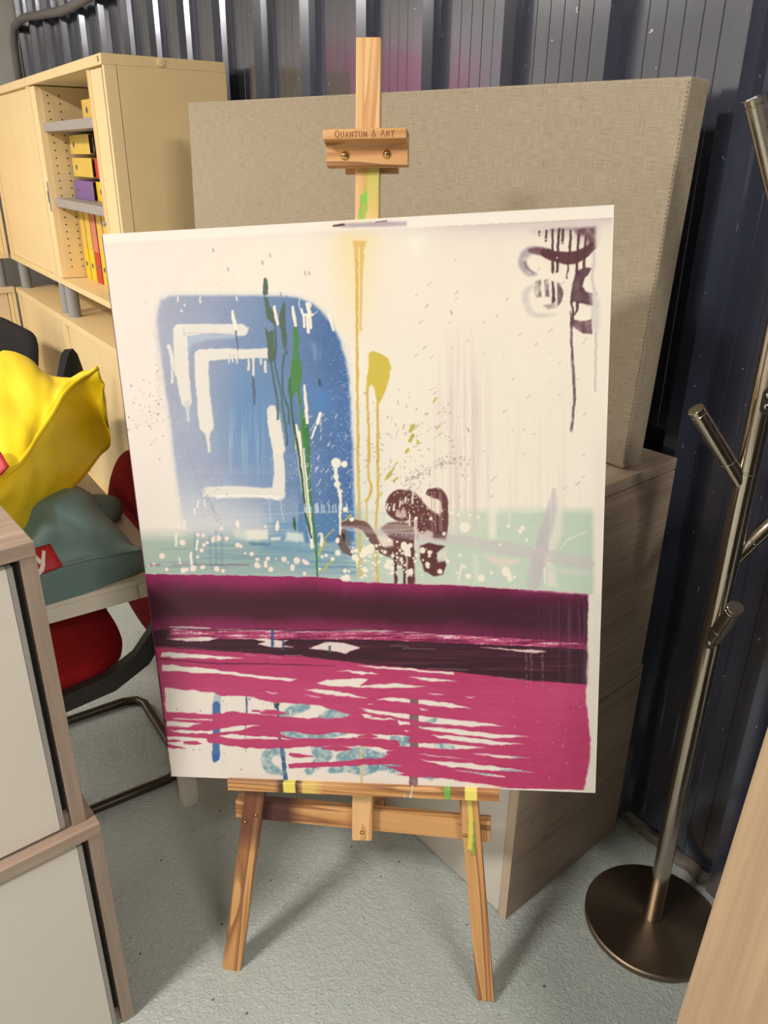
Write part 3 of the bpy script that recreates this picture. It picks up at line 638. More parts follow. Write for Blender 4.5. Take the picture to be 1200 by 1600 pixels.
    P.stroke(Cc((120, 742), (180, 741)), .8, (134, 62, 84), .8); P.stroke(Cc((240, 741), (330, 740)), .6, (134, 62, 84), .6); P.stroke(Cc((350, 740), (560, 741), (640, 741)), .8, (120, 80, 100), .7)
    for x, y, r in ((1100, 210, 7.5), (1140, 218, 4.4), (1098, 280, 4.6), (1105, 322, 5), (1122, 358, 3), (1120, 382, 3), (1145, 452, 3.6), (1104, 680, 4.4), (1102, 618, 3), (1104, 610, 3), (1075, 710, 3), (1043, 692, 2.6), (1022, 700, 2), (1180, 672, 3), (1140, 772, 3.4), (1150, 808, 5), (1130, 812, 4), (1178, 506, 3), (1010, 762, 2.2)):
        P.stroke(Cc((x, y)), r, (236, 230, 216), .97, .8, .5)
    P.stroke(Cc((1098, 230), (1100, 290), (1112, 350), (1122, 400), (1118, 470), (1118, 580)), [2.6, 2.4, 2.2, 2.4, 2.2, 1.6], (236, 230, 216), .97, .8, .5)
    WC = (238, 230, 214)
    for _ in range(115):
        x, y = P.rng.normal(205, 95), P.rng.normal(630, 52)
        if y > 700 or y < 480 or x < 0: continue
        P.stroke(D((x, y)), abs(P.rng.normal(0, 1.5)) + .8, WC, .95, .7, .4)
    for x, y, r in ((282, 560, 6), (285, 580, 6), (270, 545, 4), (300, 548, 4), (100, 575, 7), (120, 570, 6), (85, 590, 5), (60, 610, 4), (50, 600, 5), (205, 625, 4), (195, 640, 5), (215, 650, 4), (300, 670, 4.4), (375, 632, 4), (430, 664, 4), (358, 574, 3), (386, 580, 3.6), (615, 695, 5.4), (660, 672, 2.6), (725, 665, 7), (735, 680, 5), (742, 700, 4), (557, 685, 4.4), (540, 642, 3), (790, 486, 3.4), (803, 470, 3.6), (738, 463, 3), (545, 468, 8), (820, 526, 2.6), (700, 545, 2), (393, 428, 2.4), (326, 427, 2.6), (450, 497, 3), (515, 412, 2.6), (565, 415, 2.2), (486, 405, 2.6), (604, 422, 2.4), (40, 432, 3), (12, 388, 4), (8, 185, 4.6), (522, 592, 2.4), (465, 620, 3), (760, 690, 2.6)):
        P.stroke(D((x, y)), r, WC, .96, .8, .5)
    P.stroke(D((530, 630), (518, 670), (512, 705)), [1, 1.6, 1], WC, .9); P.stroke(D((970, 560), (1010, 520), (1095, 484)), [.6, 1, .6], WC, .7, .7); P.stroke(D((898, 650), (900, 715)), 1.2, WC, .8)
    P.dots(120, lambda r: r.uniform(740, 900), lambda r: r.normal(830, 16), lambda r: r.uniform(.35, .8), (228, 224, 208), .8)
    P.dots(190, lambda r: r.normal(462, 40), lambda r: r.normal(745, 45), lambda r: r.uniform(.3, .85), (206, 214, 224), .8, 0, lambda x, y: 420 < x < 545)
    for _ in range(46):
        x, y = P.rng.uniform(478, 556), P.rng.uniform(650, 800)
        P.stroke([(x, y), (x + P.rng.uniform(1, 4), y - P.rng.uniform(2, 7))], .6, (226, 224, 220), .85)
    for _ in range(18):
        x = P.rng.uniform(478, 556); P.stroke([(x, 790 + P.rng.uniform(-4, 4)), (x, 800)], .9, (210, 218, 226), .8)
    # dark spatter on the white ground
    DK = (150, 136, 138)
    P.dots(70, lambda r: r.normal(238, 22), lambda r: r.normal(640, 30), lambda r: abs(r.normal(.4, .5)) + .25, DK, .75, 0, lambda x, y: 190 < x < 276)
    P.dots(120, lambda r: r.normal(330, 22), lambda r: r.normal(760, 26), lambda r: r.uniform(.3, .9), (146, 148, 160), .65)
    for k in range(34): P.stroke([(322 + k * .8 + P.rng.normal(0, 2), 768 + k * 1.5)], .7, (142, 140, 150), .7)
    for _ in range(110):
        t = P.rng.random(); x = 636 + 100 * t + P.rng.normal(0, 6); y = 752 - 44 * t + 40 * max(0, t - .8) * P.rng.random() * 5 + P.rng.normal(0, 6)
        P.stroke([(x, y)], abs(P.rng.normal(.5, .5)) + .4, (168, 154, 152), .75)
    for _ in range(130):
        a = P.rng.uniform(0, 2 * np.pi); q = P.rng.uniform(20, 110); x, y = 628 + q * np.cos(a), 700 + .9 * q * np.sin(a)
        if x < 560 or y > 790: continue
        l = P.rng.uniform(.5, 4); P.stroke([(x, y), (x + l * np.cos(a), y + l * np.sin(a))], P.rng.uniform(.3, .7), (142, 136, 122), .75)
    P.dots(130, U(185, 905), U(380, 780), lambda r: r.uniform(.25, .7), (150, 140, 132), .6, 0, lambda x, y: not (250 < x < 558 and y > 455))
    for _ in range(60):
        x, y = P.rng.uniform(650, 930), P.rng.uniform(400, 780); l = P.rng.uniform(1, 6)
        P.stroke([(x, y), (x + l, y - l * .8)], .4, (150, 138, 128), .7)
    for x, y in ((436, 480), (505, 1005)): P.stroke(B((x - 3, y - 8), (x + 3, y + 8)), .8, (120, 116, 110), .8)
    for x, y in ((540, 210), (610, 300), (808, 235), (772, 268), (970, 320), (990, 318), (856, 418), (886, 430)): P.stroke(A((x, y - 6), (x + 4, y + 8)), .7, (122, 116, 116), .8)
    # ---- below the magenta edge: base white with blue, teal, yellow and brown marks
    top_m = np.interp(X, [230, 500, 534, 540, 600, 706, 820, 925], [896.5, 901.5, 904, 908, 911, 914, 921, 928]) + 1.6 * (P.noise(9, 60, 9, 2) - .5)
    low = np.clip((Y - top_m) / .9 + .5, 0, 1)
    P.put(full, low, (229, 220, 211))
    for q, r, c in ((((383, 655), (380, 700)), 6, (176, 184, 194)), (((378, 700), (376, 830), (372, 955)), 6, (62, 104, 160)), (((372, 955), (368, 972)), (5.5, 3), (52, 96, 164)), (((527, 662), (526, 745)), 1.3, (60, 82, 120)), (((522, 790), (521, 855)), .8, (100, 110, 130)), (((520, 900), (518, 930)), .7, (170, 160, 160)),
                    (((678, 690), (684, 780), (688, 880)), 2, (58, 84, 130)), (((696, 905), (706, 980), (715, 1065)), 3.2, (58, 88, 140)), (((657, 325), (658, 410)), 2.2, (52, 84, 140)), (((710, 385), (710, 425)), 1.6, (52, 76, 120)), (((912, 330), (922, 430)), .8, (80, 70, 90)), (((938, 412), (938, 436)), 1.6, (54, 80, 80))):
        P.stroke(E(*q), r, c, .95, .8, .3)
    P.poly(E((662, 690), (690, 690), (682, 716), (664, 712)), (44, 68, 72), .9, 1)
    TE = (104, 146, 162)
    wt = np.clip(.55 + (P.noise(5, 5, 12, 2) - .35) * 1.6, 0, 1)
    for q, r in ((((700, 935), (650, 925), (618, 965), (640, 1012), (700, 1030)), (5, 8, 8, 8, 5)), (((705, 752), (760, 722), (825, 706)), (5, 8, 5)), (((890, 762), (950, 742), (1030, 745)), (4, 8, 5)), (((690, 840), (800, 850), (900, 850), (1020, 832)), (6, 5, 6, 3)), (((870, 860), (880, 930), (930, 935), (870, 990), (830, 1025)), (8, 10, 8, 8, 6)),
                 (((990, 960), (1050, 940), (1130, 945), (1160, 990), (1100, 1020), (1030, 1010), (940, 1020)), (8, 10, 9, 9, 8, 7, 5)), (((1140, 1000), (1260, 990), (1350, 1000)), (8, 8, 5))):
        P.stroke(E(*q), r, TE, .85, 1.6, .2, mod=wt)
    for q, r in ((((0, 950), (60, 955), (130, 960), (200, 1000)), (8, 7, 5, 7)), (((100, 1010), (200, 1015), (300, 1045), (370, 1020)), (8, 8, 7, 4)), (((150, 890), (200, 860)), (8, 5)), (((255, 800), (320, 770)), (4, 3)), (((330, 890), (400, 912)), (6, 4)), (((480, 1025), (600, 1040)), (4, 2)), (((640, 1020), (780, 1028)), (2, 1.6)), (((700, 955), (790, 962)), (1.6, 2)), (((110, 870), (190, 870)), (6, 5))):
        P.stroke(F(*q), r, TE, .8, 1.5, .2, mod=wt)
    P.dots(90, U(420, 690), U(1170, 1215), lambda r: r.uniform(.4, 1.6), (226, 226, 220), .8, .2)
    P.stroke(E((1090, 600), (1089, 1085)), 1.9, (214, 194, 134), .9, .8, .3)
    P.stroke(F((216, 672), (214, 880), (208, 1080)), 7, (112, 72, 82), .9, 1, .2, mod=np.clip(.75 + med * .4, 0, 1)); P.stroke(F((205, 1070), (216, 1100)), 4, (150, 120, 128), .5, 2)
    # ---- the pink film, with the gaps the scraper left
    hole = np.zeros(X.shape, np.float32); wob = ((P.noise(14, 6, 15, 2) - .5) * 5, (P.noise(16, 4, 16, 2) - .5) * 3.0)
    def cut(pts, v=1.0, soft=.9, curve=False):
        sl, m = P.mask(pts, soft, curve, wob)
        if sl is not None: hole[sl] = np.maximum(hole[sl], m * v) if v > 0 else hole[sl] * (1 - m)
    def fill(pts, r=None):
        if r is None: return cut(pts, -1)
        p = np.concatenate([np.array(pts, np.float32), np.broadcast_to(np.array(r, np.float32), (len(pts),))[:, None]], 1); p = P.smooth(p, 5)
        sl = P.box(p[:, 0].min() - 16, p[:, 0].max() + 16, p[:, 1].min() - 16, p[:, 1].max() + 16); Xs, Ys = X[sl] + wob[0][sl], Y[sl] + wob[1][sl]; d = np.full(Xs.shape, 99, np.float32)
        for (x0, y0, r0), (x1, y1, r1) in zip(p[:-1], p[1:]):
            dx, dy = x1 - x0, y1 - y0; t = np.clip(((Xs - x0) * dx + (Ys - y0) * dy) / (dx * dx + dy * dy + 1e-6), 0, 1)
            d = np.minimum(d, np.hypot(Xs - x0 - t * dx, Ys - y0 - t * dy) - (r0 + t * (r1 - r0)))
        hole[sl] *= 1 - np.clip(.5 - d / 1.6, 0, 1)
    for q in (((105, 438), (250, 446), (400, 458), (512, 470), (420, 473), (250, 466), (106, 460)), ((110, 498), (300, 515), (450, 535), (600, 556), (740, 566), (778, 574), (740, 580), (600, 569), (430, 546), (300, 541), (112, 530)),
              ((124, 612), (250, 625), (365, 636), (400, 650), (540, 660), (660, 686), (800, 692), (900, 706), (1000, 738), (1036, 748), (1000, 762), (850, 770), (740, 765), (600, 752), (360, 744), (130, 732)),
              ((132, 776), (300, 788), (225, 806), (132, 802)), ((160, 764), (360, 772), (360, 778), (170, 770)), ((140, 820), (330, 826), (480, 800), (586, 800), (500, 822), (390, 836), (340, 842), (200, 836)),
              ((390, 850), (450, 842), (560, 852), (700, 860), (780, 870), (700, 882), (560, 876), (440, 866)), ((690, 830), (760, 832), (880, 846), (1000, 824), (1140, 838), (1260, 850), (1140, 874), (980, 866), (880, 868), (790, 872), (700, 846)),
              ((136, 850), (220, 855), (340, 868), (420, 896), (600, 912), (800, 902), (960, 900), (1090, 902), (1150, 905), (1290, 932), (1190, 950), (1330, 980), (1200, 996), (1300, 1036), (1210, 1056), (1290, 1100), (120, 1100)), ((970, 528), (1100, 534), (1180, 547), (1100, 546)),
              ((872, 592), (930, 574), (1080, 569), (1122, 574), (1090, 600), (1210, 607), (1100, 612), (930, 606)), ((815, 620), (950, 630), (1050, 645), (1118, 664), (1000, 656), (880, 641)), ((620, 630), (680, 640), (640, 640)), ((810, 648), (895, 664), (850, 660)),
              ((1080, 716), (1260, 738), (1260, 752), (1150, 735)), ((1090, 742), (1150, 752), (1110, 764)), ((1000, 790), (1180, 800), (1240, 806), (1100, 806)), ((1120, 690), (1150, 692), (1130, 695)), ((1165, 670), (1300, 668), (1250, 682))):
        cut(E(*q))
    for q in (((0, 536), (40, 548), (0, 550)), ((-60, 505), (0, 506), (150, 516), (410, 540), (416, 550), (200, 530), (0, 514)), ((185, 560), (300, 564), (425, 580), (300, 583)), ((-40, 604), (120, 591), (275, 606), (130, 614), (0, 612)), ((40, 672), (100, 660), (240, 671), (400, 691), (497, 716), (400, 710), (240, 694), (120, 680)),
              ((-40, 724), (0, 724), (190, 745), (400, 770), (600, 790), (655, 803), (500, 805), (300, 788), (100, 752), (0, 737)), ((-20, 758), (100, 765), (195, 786), (222, 800), (100, 792), (0, 776)), ((225, 803), (400, 815), (600, 842), (775, 855), (600, 862), (420, 842), (240, 814)), ((300, 845), (450, 855), (600, 876), (750, 890), (650, 898), (480, 882), (350, 862)),
              ((-20, 838), (100, 842), (190, 850), (300, 876), (400, 890), (562, 912), (430, 917), (200, 908), (0, 896)), ((505, 935), (620, 945), (785, 962), (640, 960)), ((285, 640), (362, 645), (320, 648)), ((472, 656), (518, 661), (490, 664)), ((240, 716), (285, 726), (250, 726)), ((160, 822), (190, 828), (170, 832)), ((0, 795), (40, 806), (0, 812)),
              ((-20, 910), (100, 922), (280, 945), (500, 966), (300, 962), (100, 938), (0, 926)), ((240, 968), (500, 988), (805, 1030), (600, 1022), (400, 1005)), ((300, 1005), (400, 1016), (660, 1048), (660, 1054), (500, 1050), (340, 1026)), ((-30, 960), (120, 965), (200, 990), (120, 1000), (-30, 990)),
              ((-30, 1030), (150, 1045), (250, 1055), (400, 1065), (560, 1090), (670, 1106), (400, 1130), (-30, 1130))):
        cut(F(*q))
    for q, r in ((((600, 735), (655, 735), (715, 738)), (2, 3.6, 1.5)), (((552, 728), (590, 729)), (1.2, 1.6)), (((220, 885), (260, 885), (300, 888)), (2, 3, 1)), (((130, 900), (180, 905), (220, 912)), (3.5, 2.2, .6)), (((135, 874), (165, 875), (205, 877)), (1.6, 1.4, .4)), (((735, 942), (790, 948), (846, 950)), (2.6, 3, 1.2)),
                 (((738, 1000), (830, 996), (950, 990), (1100, 980), (1260, 968)), (4, 3.6, 3.6, 4.4, 5)), (((905, 910), (975, 912), (1036, 914)), (2, 4, 2)), (((1078, 852), (1120, 852), (1166, 856)), (1.6, 3.4, 1.4)), (((340, 870), (600, 890), (900, 882), (1050, 878), (1260, 890)), (4, 7, 6, 6, 6)), (((130, 845), (330, 850), (390, 868)), (2.5, 3, 3)), (((360, 742), (700, 768), (1260, 790)), (1, 3, 6)), (((430, 745), (900, 800), (1260, 825)), (5, 9, 7))):
        fill(E(*q), r)
    for q, r in ((((-10, 984), (80, 978), (160, 982), (280, 1012), (420, 1042), (560, 1068), (720, 1085)), (4, 4, 4.4, 6, 7, 7, 7)), (((80, 932), (150, 940), (300, 960), (500, 975)), (2.5, 5, 3, 3)), (((-10, 850), (20, 856)), (4, 1)), (((200, 870), (300, 878), (380, 880)), (5, 3, 1.5)), (((180, 930), (250, 936)), (2, 1))):
        fill(F(*q), r)
    hole *= (Y > 1015) | (X < 200)
    PK = ramp(Y, (1020, (172, 54, 100)), (1080, (184, 64, 110)), (1240, (182, 58, 104))); PK = PK + ((n1 - .5) * .05 + (hst - .5) * .03)[..., None]
    r_in = np.interp(Y, [915, 1000, 1070, 1100, 1140, 1180, 1235], [922, 919.5, 917.5, 916.5, 922, 923, 912])   # right end of the colour
    rgt = np.clip((r_in - X) / 3 + .5 + (med - .5) * .8, 0, 1)
    bot = np.clip((1231.5 + .02 * (X - 800) - Y) / 1.2 + .5, 0, 1)
    film = low * (1 - hole) * rgt * bot
    P.put(full, film, PK.astype(np.float32)); P.hgt += film * .35
    # ---- dark bands
    y1 = np.interp(X, [240, 270, 600, 706, 860, 925], [985, 982, 986.5, 991, 1001, 1006]) + 2.2 * (P.noise(10, 50, 18, 2) - .5)
    t = np.clip((Y - top_m) / np.maximum(y1 - top_m, 1), 0, 1)
    tt = t + .16 * (n1 - .5) + .05 * (fine - .5)
    c1 = ramp(tt, (0, (146, 44, 92)), (.12, (132, 40, 84)), (.3, (84, 32, 54)), (.5, (64, 27, 40)), (.72, (70, 28, 44)), (.9, (122, 36, 76)), (1, (126, 40, 82)))
    dk = np.clip((X - 560) / 240, 0, 1); c1 = c1 + (ramp(tt, (0, (116, 36, 78)), (.18, (70, 28, 50)), (.7, (62, 30, 46)), (1, (92, 32, 62))) - c1) * (.75 * dk[..., None])
    gl = np.clip((300 - X) / 60, 0, 1) * np.clip(1 - np.abs(t - .5) * 1.4, 0, 1); c1 = c1 + (np.array((66, 30, 46), np.float32) / 255 - c1) * (.4 * gl[..., None])
    b1 = low * np.clip((y1 - Y) / 1 + .5, 0, 1) * rgt
    P.put(full, b1, c1.astype(np.float32)); P.hgt += b1 * (.4 + .25 * med)
    y2 = np.interp(X, [245, 570, 600, 740, 860, 920], [998, 999, 1000, 1006, 1011, 1014]); y3 = np.interp(X, [240, 300, 380, 480, 580, 700, 820, 920], [1010, 1014, 1019, 1026, 1038, 1048, 1062, 1069]) + 1.5 * (hst - .5)
    st = np.clip((Y - y1) / 1 + .5, 0, 1) * np.clip((y2 - Y) / 1 + .5, 0, 1) * rgt
    cs = ramp(hst2 * .8 + .2 * fine, (.25, (112, 34, 72)), (.48, (160, 56, 100)), (.66, (186, 92, 128)), (.8, (222, 200, 202)))
    P.put(full, st * np.clip((X - 262) / 12, 0, 1), cs); P.put(full, st * np.clip((274 - X) / 12, 0, 1), (58, 28, 42))
    P.stroke(E((390, 328), (600, 330), (760, 335), (900, 334), (1100, 330), (1260, 340), (1400, 352), (1560, 362)), [1, 1.2, 2, 1.2, 2.2, 2.2, 2.4, .8], (226, 204, 204), .75, 1, .4, mod=np.clip(.3 + (hst2 - .3) * 2.4, 0, 1))
    P.stroke(E((150, 315), (240, 318), (350, 320)), [1, 2.4, 1], (222, 200, 204), .8, 1)
    P.stroke(E((150, 322), (300, 326), (380, 332), (640, 326), (760, 332), (900, 330), (1200, 326)), .9, (48, 22, 34), .8, .8, .6)
    b2 = np.clip((Y - y2) / 1 + .5, 0, 1) * np.clip((y3 - Y) / 1.2 + .5, 0, 1) * rgt
    c2 = ramp(hst, (.2, (50, 24, 36)), (.6, (62, 28, 42)), (.85, (84, 40, 58)))
    keep = np.zeros(X.shape, np.float32)
    for q in (((130, 370), (260, 366), (390, 364), (330, 382), (250, 384)), ((480, 368), (560, 372), (618, 388), (585, 400), (640, 410), (705, 412), (760, 412), (700, 402), (735, 378), (660, 376)), ((920, 388), (1010, 392), (1088, 418), (1040, 432), (1020, 445), (920, 430), (830, 420))):
        sl, m = P.mask(E(*q), .9, False, wob); keep[sl] = np.maximum(keep[sl], m)
    sl, m = P.mask(F((545, 412), (700, 424), (840, 428), (868, 436), (800, 440), (690, 430)), .9, False, wob); keep[sl] = np.maximum(keep[sl], m)
    P.put(full, b2 * (1 - keep), c2); P.put(full, keep, (218, 204, 200)); P.hgt += b2 * .3
    for q, r, c in ((((657, 330), (658, 408)), 2.2, (52, 74, 130)), (((710, 385), (710, 425)), 1.6, (52, 70, 110)), (((938, 412), (938, 436)), 1.8, (50, 80, 70))): P.stroke(E(*q), r, c, .9)
    P.stroke(E((100, 410), (240, 418), (330, 424)), .9, (150, 60, 100), .7); P.stroke(E((100, 470), (250, 484), (400, 495), (560, 494), (760, 500), (960, 506)), [.8, 1, 1.2, 1, .8, .5], (94, 32, 62), .9, .8, .3)
    for q in (((640, 462), (700, 464)), ((720, 452), (800, 456)), ((520, 450), (580, 456))): P.stroke(E(*q), .6, (196, 170, 176), .6, .7)
    for q in (((100, 405), (190, 412)), ((160, 420), (320, 422)), ((640, 568), (760, 572)), ((280, 518), (480, 526))): P.stroke(F(*q), .7, (150, 120, 132), .6, .8)
    # dry scratches and ridges at the right
    wh = np.clip((X - 850) / 60, 0, 1) * np.clip((Y - 930) / 30, 0, 1) * np.clip((1072 - Y) / 10, 0, 1) * (X < 921)
    P.put(full, np.clip(wh * (vst - .5) * 1.2, 0, .3), (128, 108, 120)); P.hgt += wh * np.clip(vst - .4, 0, 1) * 1.2
    for x in (795, 852, 770):
        for y in range(430, 620, 7):
            if P.rng.random() < .7: P.stroke(F((x + P.rng.normal(0, 2), y)), P.rng.uniform(.4, .9), (178, 140, 152), .75)
    for x in range(840, 1080, 14): P.stroke(F((x, 150 + P.rng.uniform(0, 60)), (x + P.rng.normal(0, 4), 300), (x + 2, 400 + P.rng.uniform(0, 160))), .6, (104, 80, 96), .22, .8, 1.2)
    for q in (((690, 242), (740, 250), (780, 262), (850, 268), (900, 290), (945, 300)), ((940, 290), (948, 340), (936, 410)), ((960, 345), (1010, 340), (1060, 350)), ((985, 150), (1030, 165), (1034, 200), (1040, 260), (1036, 320)), ((1060, 165), (1070, 260), (1060, 390))):
        P.stroke(F(*q), 1.2, (70, 36, 52), .6, 1, 2.4)
    P.stroke(F((-10, 96), (200, 98), (400, 103), (600, 115), (760, 130), (1000, 146), (1085, 152)), [.8, 1, 1.4, 1.2, 2, 2, 1.5], (214, 178, 178), .6, 1.2, .8, mod=np.clip((hst2 - .3) * 2.4, 0, 1))
    P.dots(46, U(800, 915), U(1075, 1225), lambda r: r.uniform(.3, .8), (216, 190, 194), .75)
    P.dots(60, U(262, 420), U(1070, 1205), lambda r: abs(r.normal(.3, .5)) + .25, (122, 96, 100), .7, 0)
    P.stroke([(262, 1170), (265, 1190), (268, 1210)], .7, (70, 56, 60), .6, .6, mod=np.clip((med - .4) * 5, 0, 1))
    # white border at the right edge and left edge paint
    lx = np.interp(Y, [367, 1212], [168, 268]); P.put(full, np.clip((lx + 2.0 - Y * 0 - X) / 1.4, 0, 1) * (Y > 900) * (Y < 1165), (96, 34, 62))
    return P.col, P.hgt


# ================================================================ the room
WY = 1.435                                                              # plane of the cladding pans
MB().box(-6.6, 4.5, -4.2, 1.75, -.1, 0).build('floor', M['floor'])['kind'] = 'structure'
MB().box(-6.6, 4.5, -4.2, 1.75, 3.3, 3.4).build('ceiling', M['ceiling'])['kind'] = 'structure'
MB().box(-6.75, -6.6, -4.2, 1.75, 0, 3.3).build('wall_left', M['plaster'])['kind'] = 'structure'
MB().box(4.5, 4.65, -4.2, 1.75, 0, 3.3).build('wall_right', M['plaster'])['kind'] = 'structure'
MB().box(-6.6, 4.5, -4.35, -4.2, 0, 3.3).build('wall_front', M['plaster'])['kind'] = 'structure'
wall = MB().box(-6.6, 4.5, WY + .03, 1.75, 0, 3.3).build('wall_back', M['wall']); tag(wall, kind='structure')
# one folded cladding sheet: rib, slope, pan with four stiffening grooves; unit wide along x
prof = [(0, -.046), (.034, -.046), (.046, -.02), (.052, 0)]
for k in range(1, 6):
    x = .052 + .268 * k / 6; prof += [(x - .0022, 0), (x - .0006, .0014), (x + .0006, .0014), (x + .0022, 0)]
prof += [(.322, 0), (.333, -.046)]
bm = bmesh.new()
lo = [bm.verts.new((x, y, 0)) for x, y in prof]; hi = [bm.verts.new((x, y, 3.26)) for x, y in prof]
for i in range(len(prof) - 1): bm.faces.new((lo[i], lo[i + 1], hi[i + 1], hi[i]))
b0 = [bm.verts.new((x, .012, z)) for x, z in ((0, 0), (.333, 0), (.333, 3.26), (0, 3.26))]; bm.faces.new(b0)
bmesh.ops.recalc_face_normals(bm, faces=bm.faces[:]); sheet = bpy.data.meshes.new('metal_sheet'); bm.to_mesh(sheet); bm.free(); sheet.materials.append(M['wall'])
ribs = [-6.55, -6.2, -5.83, -5.44, -5.065, -4.705, -4.345, -3.985, -3.625, -3.265, -2.915, -2.575, -2.235, -1.91, -1.595, -1.275, -.955] + [-.635 + .32 * k for k in range(16)]
for a, b in zip(ribs[:-1], ribs[1:]):
    o = link(bpy.data.objects.new('metal_sheet', sheet), wall); o.location = (a * .984 - .042, WY, .03); o.scale = ((b - a) * .984 / .333, 1, 1)
# crumbling concrete curb below the sheets
random.seed(5); rows = []
for i in range(140):
    x = -2.6 + i * .02
    j = lambda s: random.uniform(-s, s)
    rows.append([(x, WY - .012 + j(.004), 0), (x, WY - .014 + j(.010), .018 + j(.008)), (x, WY - .006 + j(.007), .034 + j(.006)), (x, WY + .03, .036), (x, WY + .03, 0)])
tag(MB().grid(rows).build('trim_1', M['concrete']), kind='structure')
# grey conduit along the top of the cladding
pts = [(-4.2, 1.365, 2.33), (-4.766, 1.36, 2.321), (-5.0, 1.36, 2.318), (-5.221, 1.36, 2.323), (-5.5, 1.36, 2.345), (-5.734, 1.36, 2.362), (-6.0, 1.36, 2.385), (-6.2, 1.36, 2.392), (-6.42, 1.36, 2.375), (-6.5, 1.36, 2.3), (-6.52, 1.36, 2.2), (-6.52, 1.36, 2.0)]
tag(MB().tube(pts, .024, 12).build('cable_conduit', M['cable'], smooth=True), 'grey cable conduit bending down over the metal cladding above the cream cabinets', 'conduit')
# lamp housings on the ceiling (outside the picture); the far left one is added with its fill
for n_, (loc, sz) in zip(('right', 'middle left', 'near', 'added far left'), (((2.1, .2, 3.16), (1.3, .6)), ((-3.3, -1.8, 3.21), (1.4, .6)), ((-.5, -1.9, 3.21), (1.3, .6)), ((-5.3, -2.4, 3.21), (1.3, .6)))):
    o = MB().box(-sz[0] / 2, sz[0] / 2, -sz[1] / 2, sz[1] / 2, 0, 3.3 - loc[2], .01).build('ceiling_lamp', M['lamp_case']); o.location = loc
    tag(o, 'flat white ceiling lamp box, the %s one of four over the room' % n_, 'lamp', 'ceiling lamps')

pc = empty('pink_reflector', (-6.57, -1.75, 1.95), 0, 'added pink panel on the left wall, unseen, for the pink reflection in the cladding', 'canvas')
MB().box(-.028, .02, -.8, .8, 0, .52, .003).build('reflector_panel', M['pink'], pc)  # unseen panel added only to give the cladding its pink reflection

# ================================================================ cream tambour cabinets along the cladding
def cream_cabinet(name, loc, rz, w, h, d, label, open_=False, feet=.0, mat='cream', group=None):
    t = empty(name, loc, rz, label, 'cabinet', group); c, e = M[mat], M['cream_edge']; z0 = feet; T = .02
    MB().box(.001, w - .001, -.006, d, z0 + h - .034, z0 + h, .003).build('top_panel', c, t)
    MB().box(0, w, -.004, d, z0, z0 + .026, .003).build('bottom_panel', c, t)
    for x0, x1 in ((0, T), (w - T, w)):
        sp = MB().box(x0, x1, .046, d, z0 + .026, z0 + h - .034, .001).build('side_panel', c, t)
        MB().box(x0, x1, 0, .044, z0 + .026, z0 + h - .034, .002).build('front_post', e, t)
    MB().box(T, w - T, d - .015, d - .001, z0 + .026, z0 + h - .034).build('back_panel', c, t)
    if not open_:
        dr = MB()
        n = 2
        for k in range(n): dr.box(T + .025 + (w - .09) * k / n + .0008, T + .025 + (w - .09) * (k + 1) / n - .0008, .012, .024, z0 + .028, z0 + h - .036)
        dr.build('tambour_door', c, t)
        for x0, x1 in ((T + .002, T + .022), (w - T - .022, w - T - .002)): MB().box(x0, x1, .004, .03, z0 + .026, z0 + h - .034, .002).build('guide_rail', e, t)
    if feet:
        for x in (.06, w - .06):
            for y in (.05, d - .06):
                MB().lathe([(0, 0), (.034, 0), (.034, .004), (.03, .006), (.03, z0 - .004), (.034, z0 - .003), (.034, z0), (0, z0)], 20, (x, y, 0)).build('foot', M['grey_tube'], t, True, 40)
    return t


FY, D1 = .914, .446
CX0, CW = -4.252, 1.19
lowA = cream_cabinet('low_cabinet', (CX0, FY, 0), 0, CW, .86, D1, 'low cream cabinet under the open shelf cabinet, nearest to the red chair')
lowB = cream_cabinet('low_cabinet', (CX0 - 1.118, FY, 0), 0, 1.11, .86, D1, 'low cream cabinet behind the black chair, in the corner under the closed cabinet')
lowC = cream_cabinet('low_cabinet', (-5.385, FY - 1.2, 0), R90, 1.19, .86, D1, 'low pinkish cream cabinet on the return side at the left edge of the picture', mat='pink_cream')
upB = cream_cabinet('wall_cabinet', (CX0 - 1.118, FY, .86), 0, 1.11, .89, D1, 'closed cream cabinet on grey feet left of the open shelf cabinet', feet=.167)
upC = cream_cabinet('wall_cabinet', (-5.385, FY - 1.2, .86), R90, 1.19, .89, D1, 'pinkish cream cabinet raised on grey feet at the far left edge', feet=.167, mat='pink_cream')
upA = cream_cabinet('shelf_cabinet', (CX0, FY, .86), 0, CW, .89, D1, 'open cream cabinet on grey feet holding yellow binders on grey shelves', open_=True, feet=.167)
zb = .167
for z in (.835 - .0, .52):                                                # grey shelves (local heights above the foot plane)
    MB().box(.115, CW - .022, .022, D1 - .02, z, z + .037, .003).build('shelf', M['grey_shelf'], upA)
MB().box(.022, .112, .004, .03, zb + .028, zb + .852, .002).build('guide_rail', M['cream_edge'], upA)
MB().box(.108, .118, .03, D1 - .02, zb + .028, zb + .852, .001).build('inner_lining', M['cream'], upA)
ho = MB()
for k in range(24):
    for y in (.055, .105):
        z = zb + .08 + k * .032
        ho.lathe([(0, 0), (.0036, 0), (.0036, .0012), (0, .0012)], 8, M=Matrix.Translation((.1175, y, z)) @ Matrix.Rotation(R90, 4, 'Y'))
tag(ho.build('pin_hole_rows', M['hole'], upA), kind='stuff')
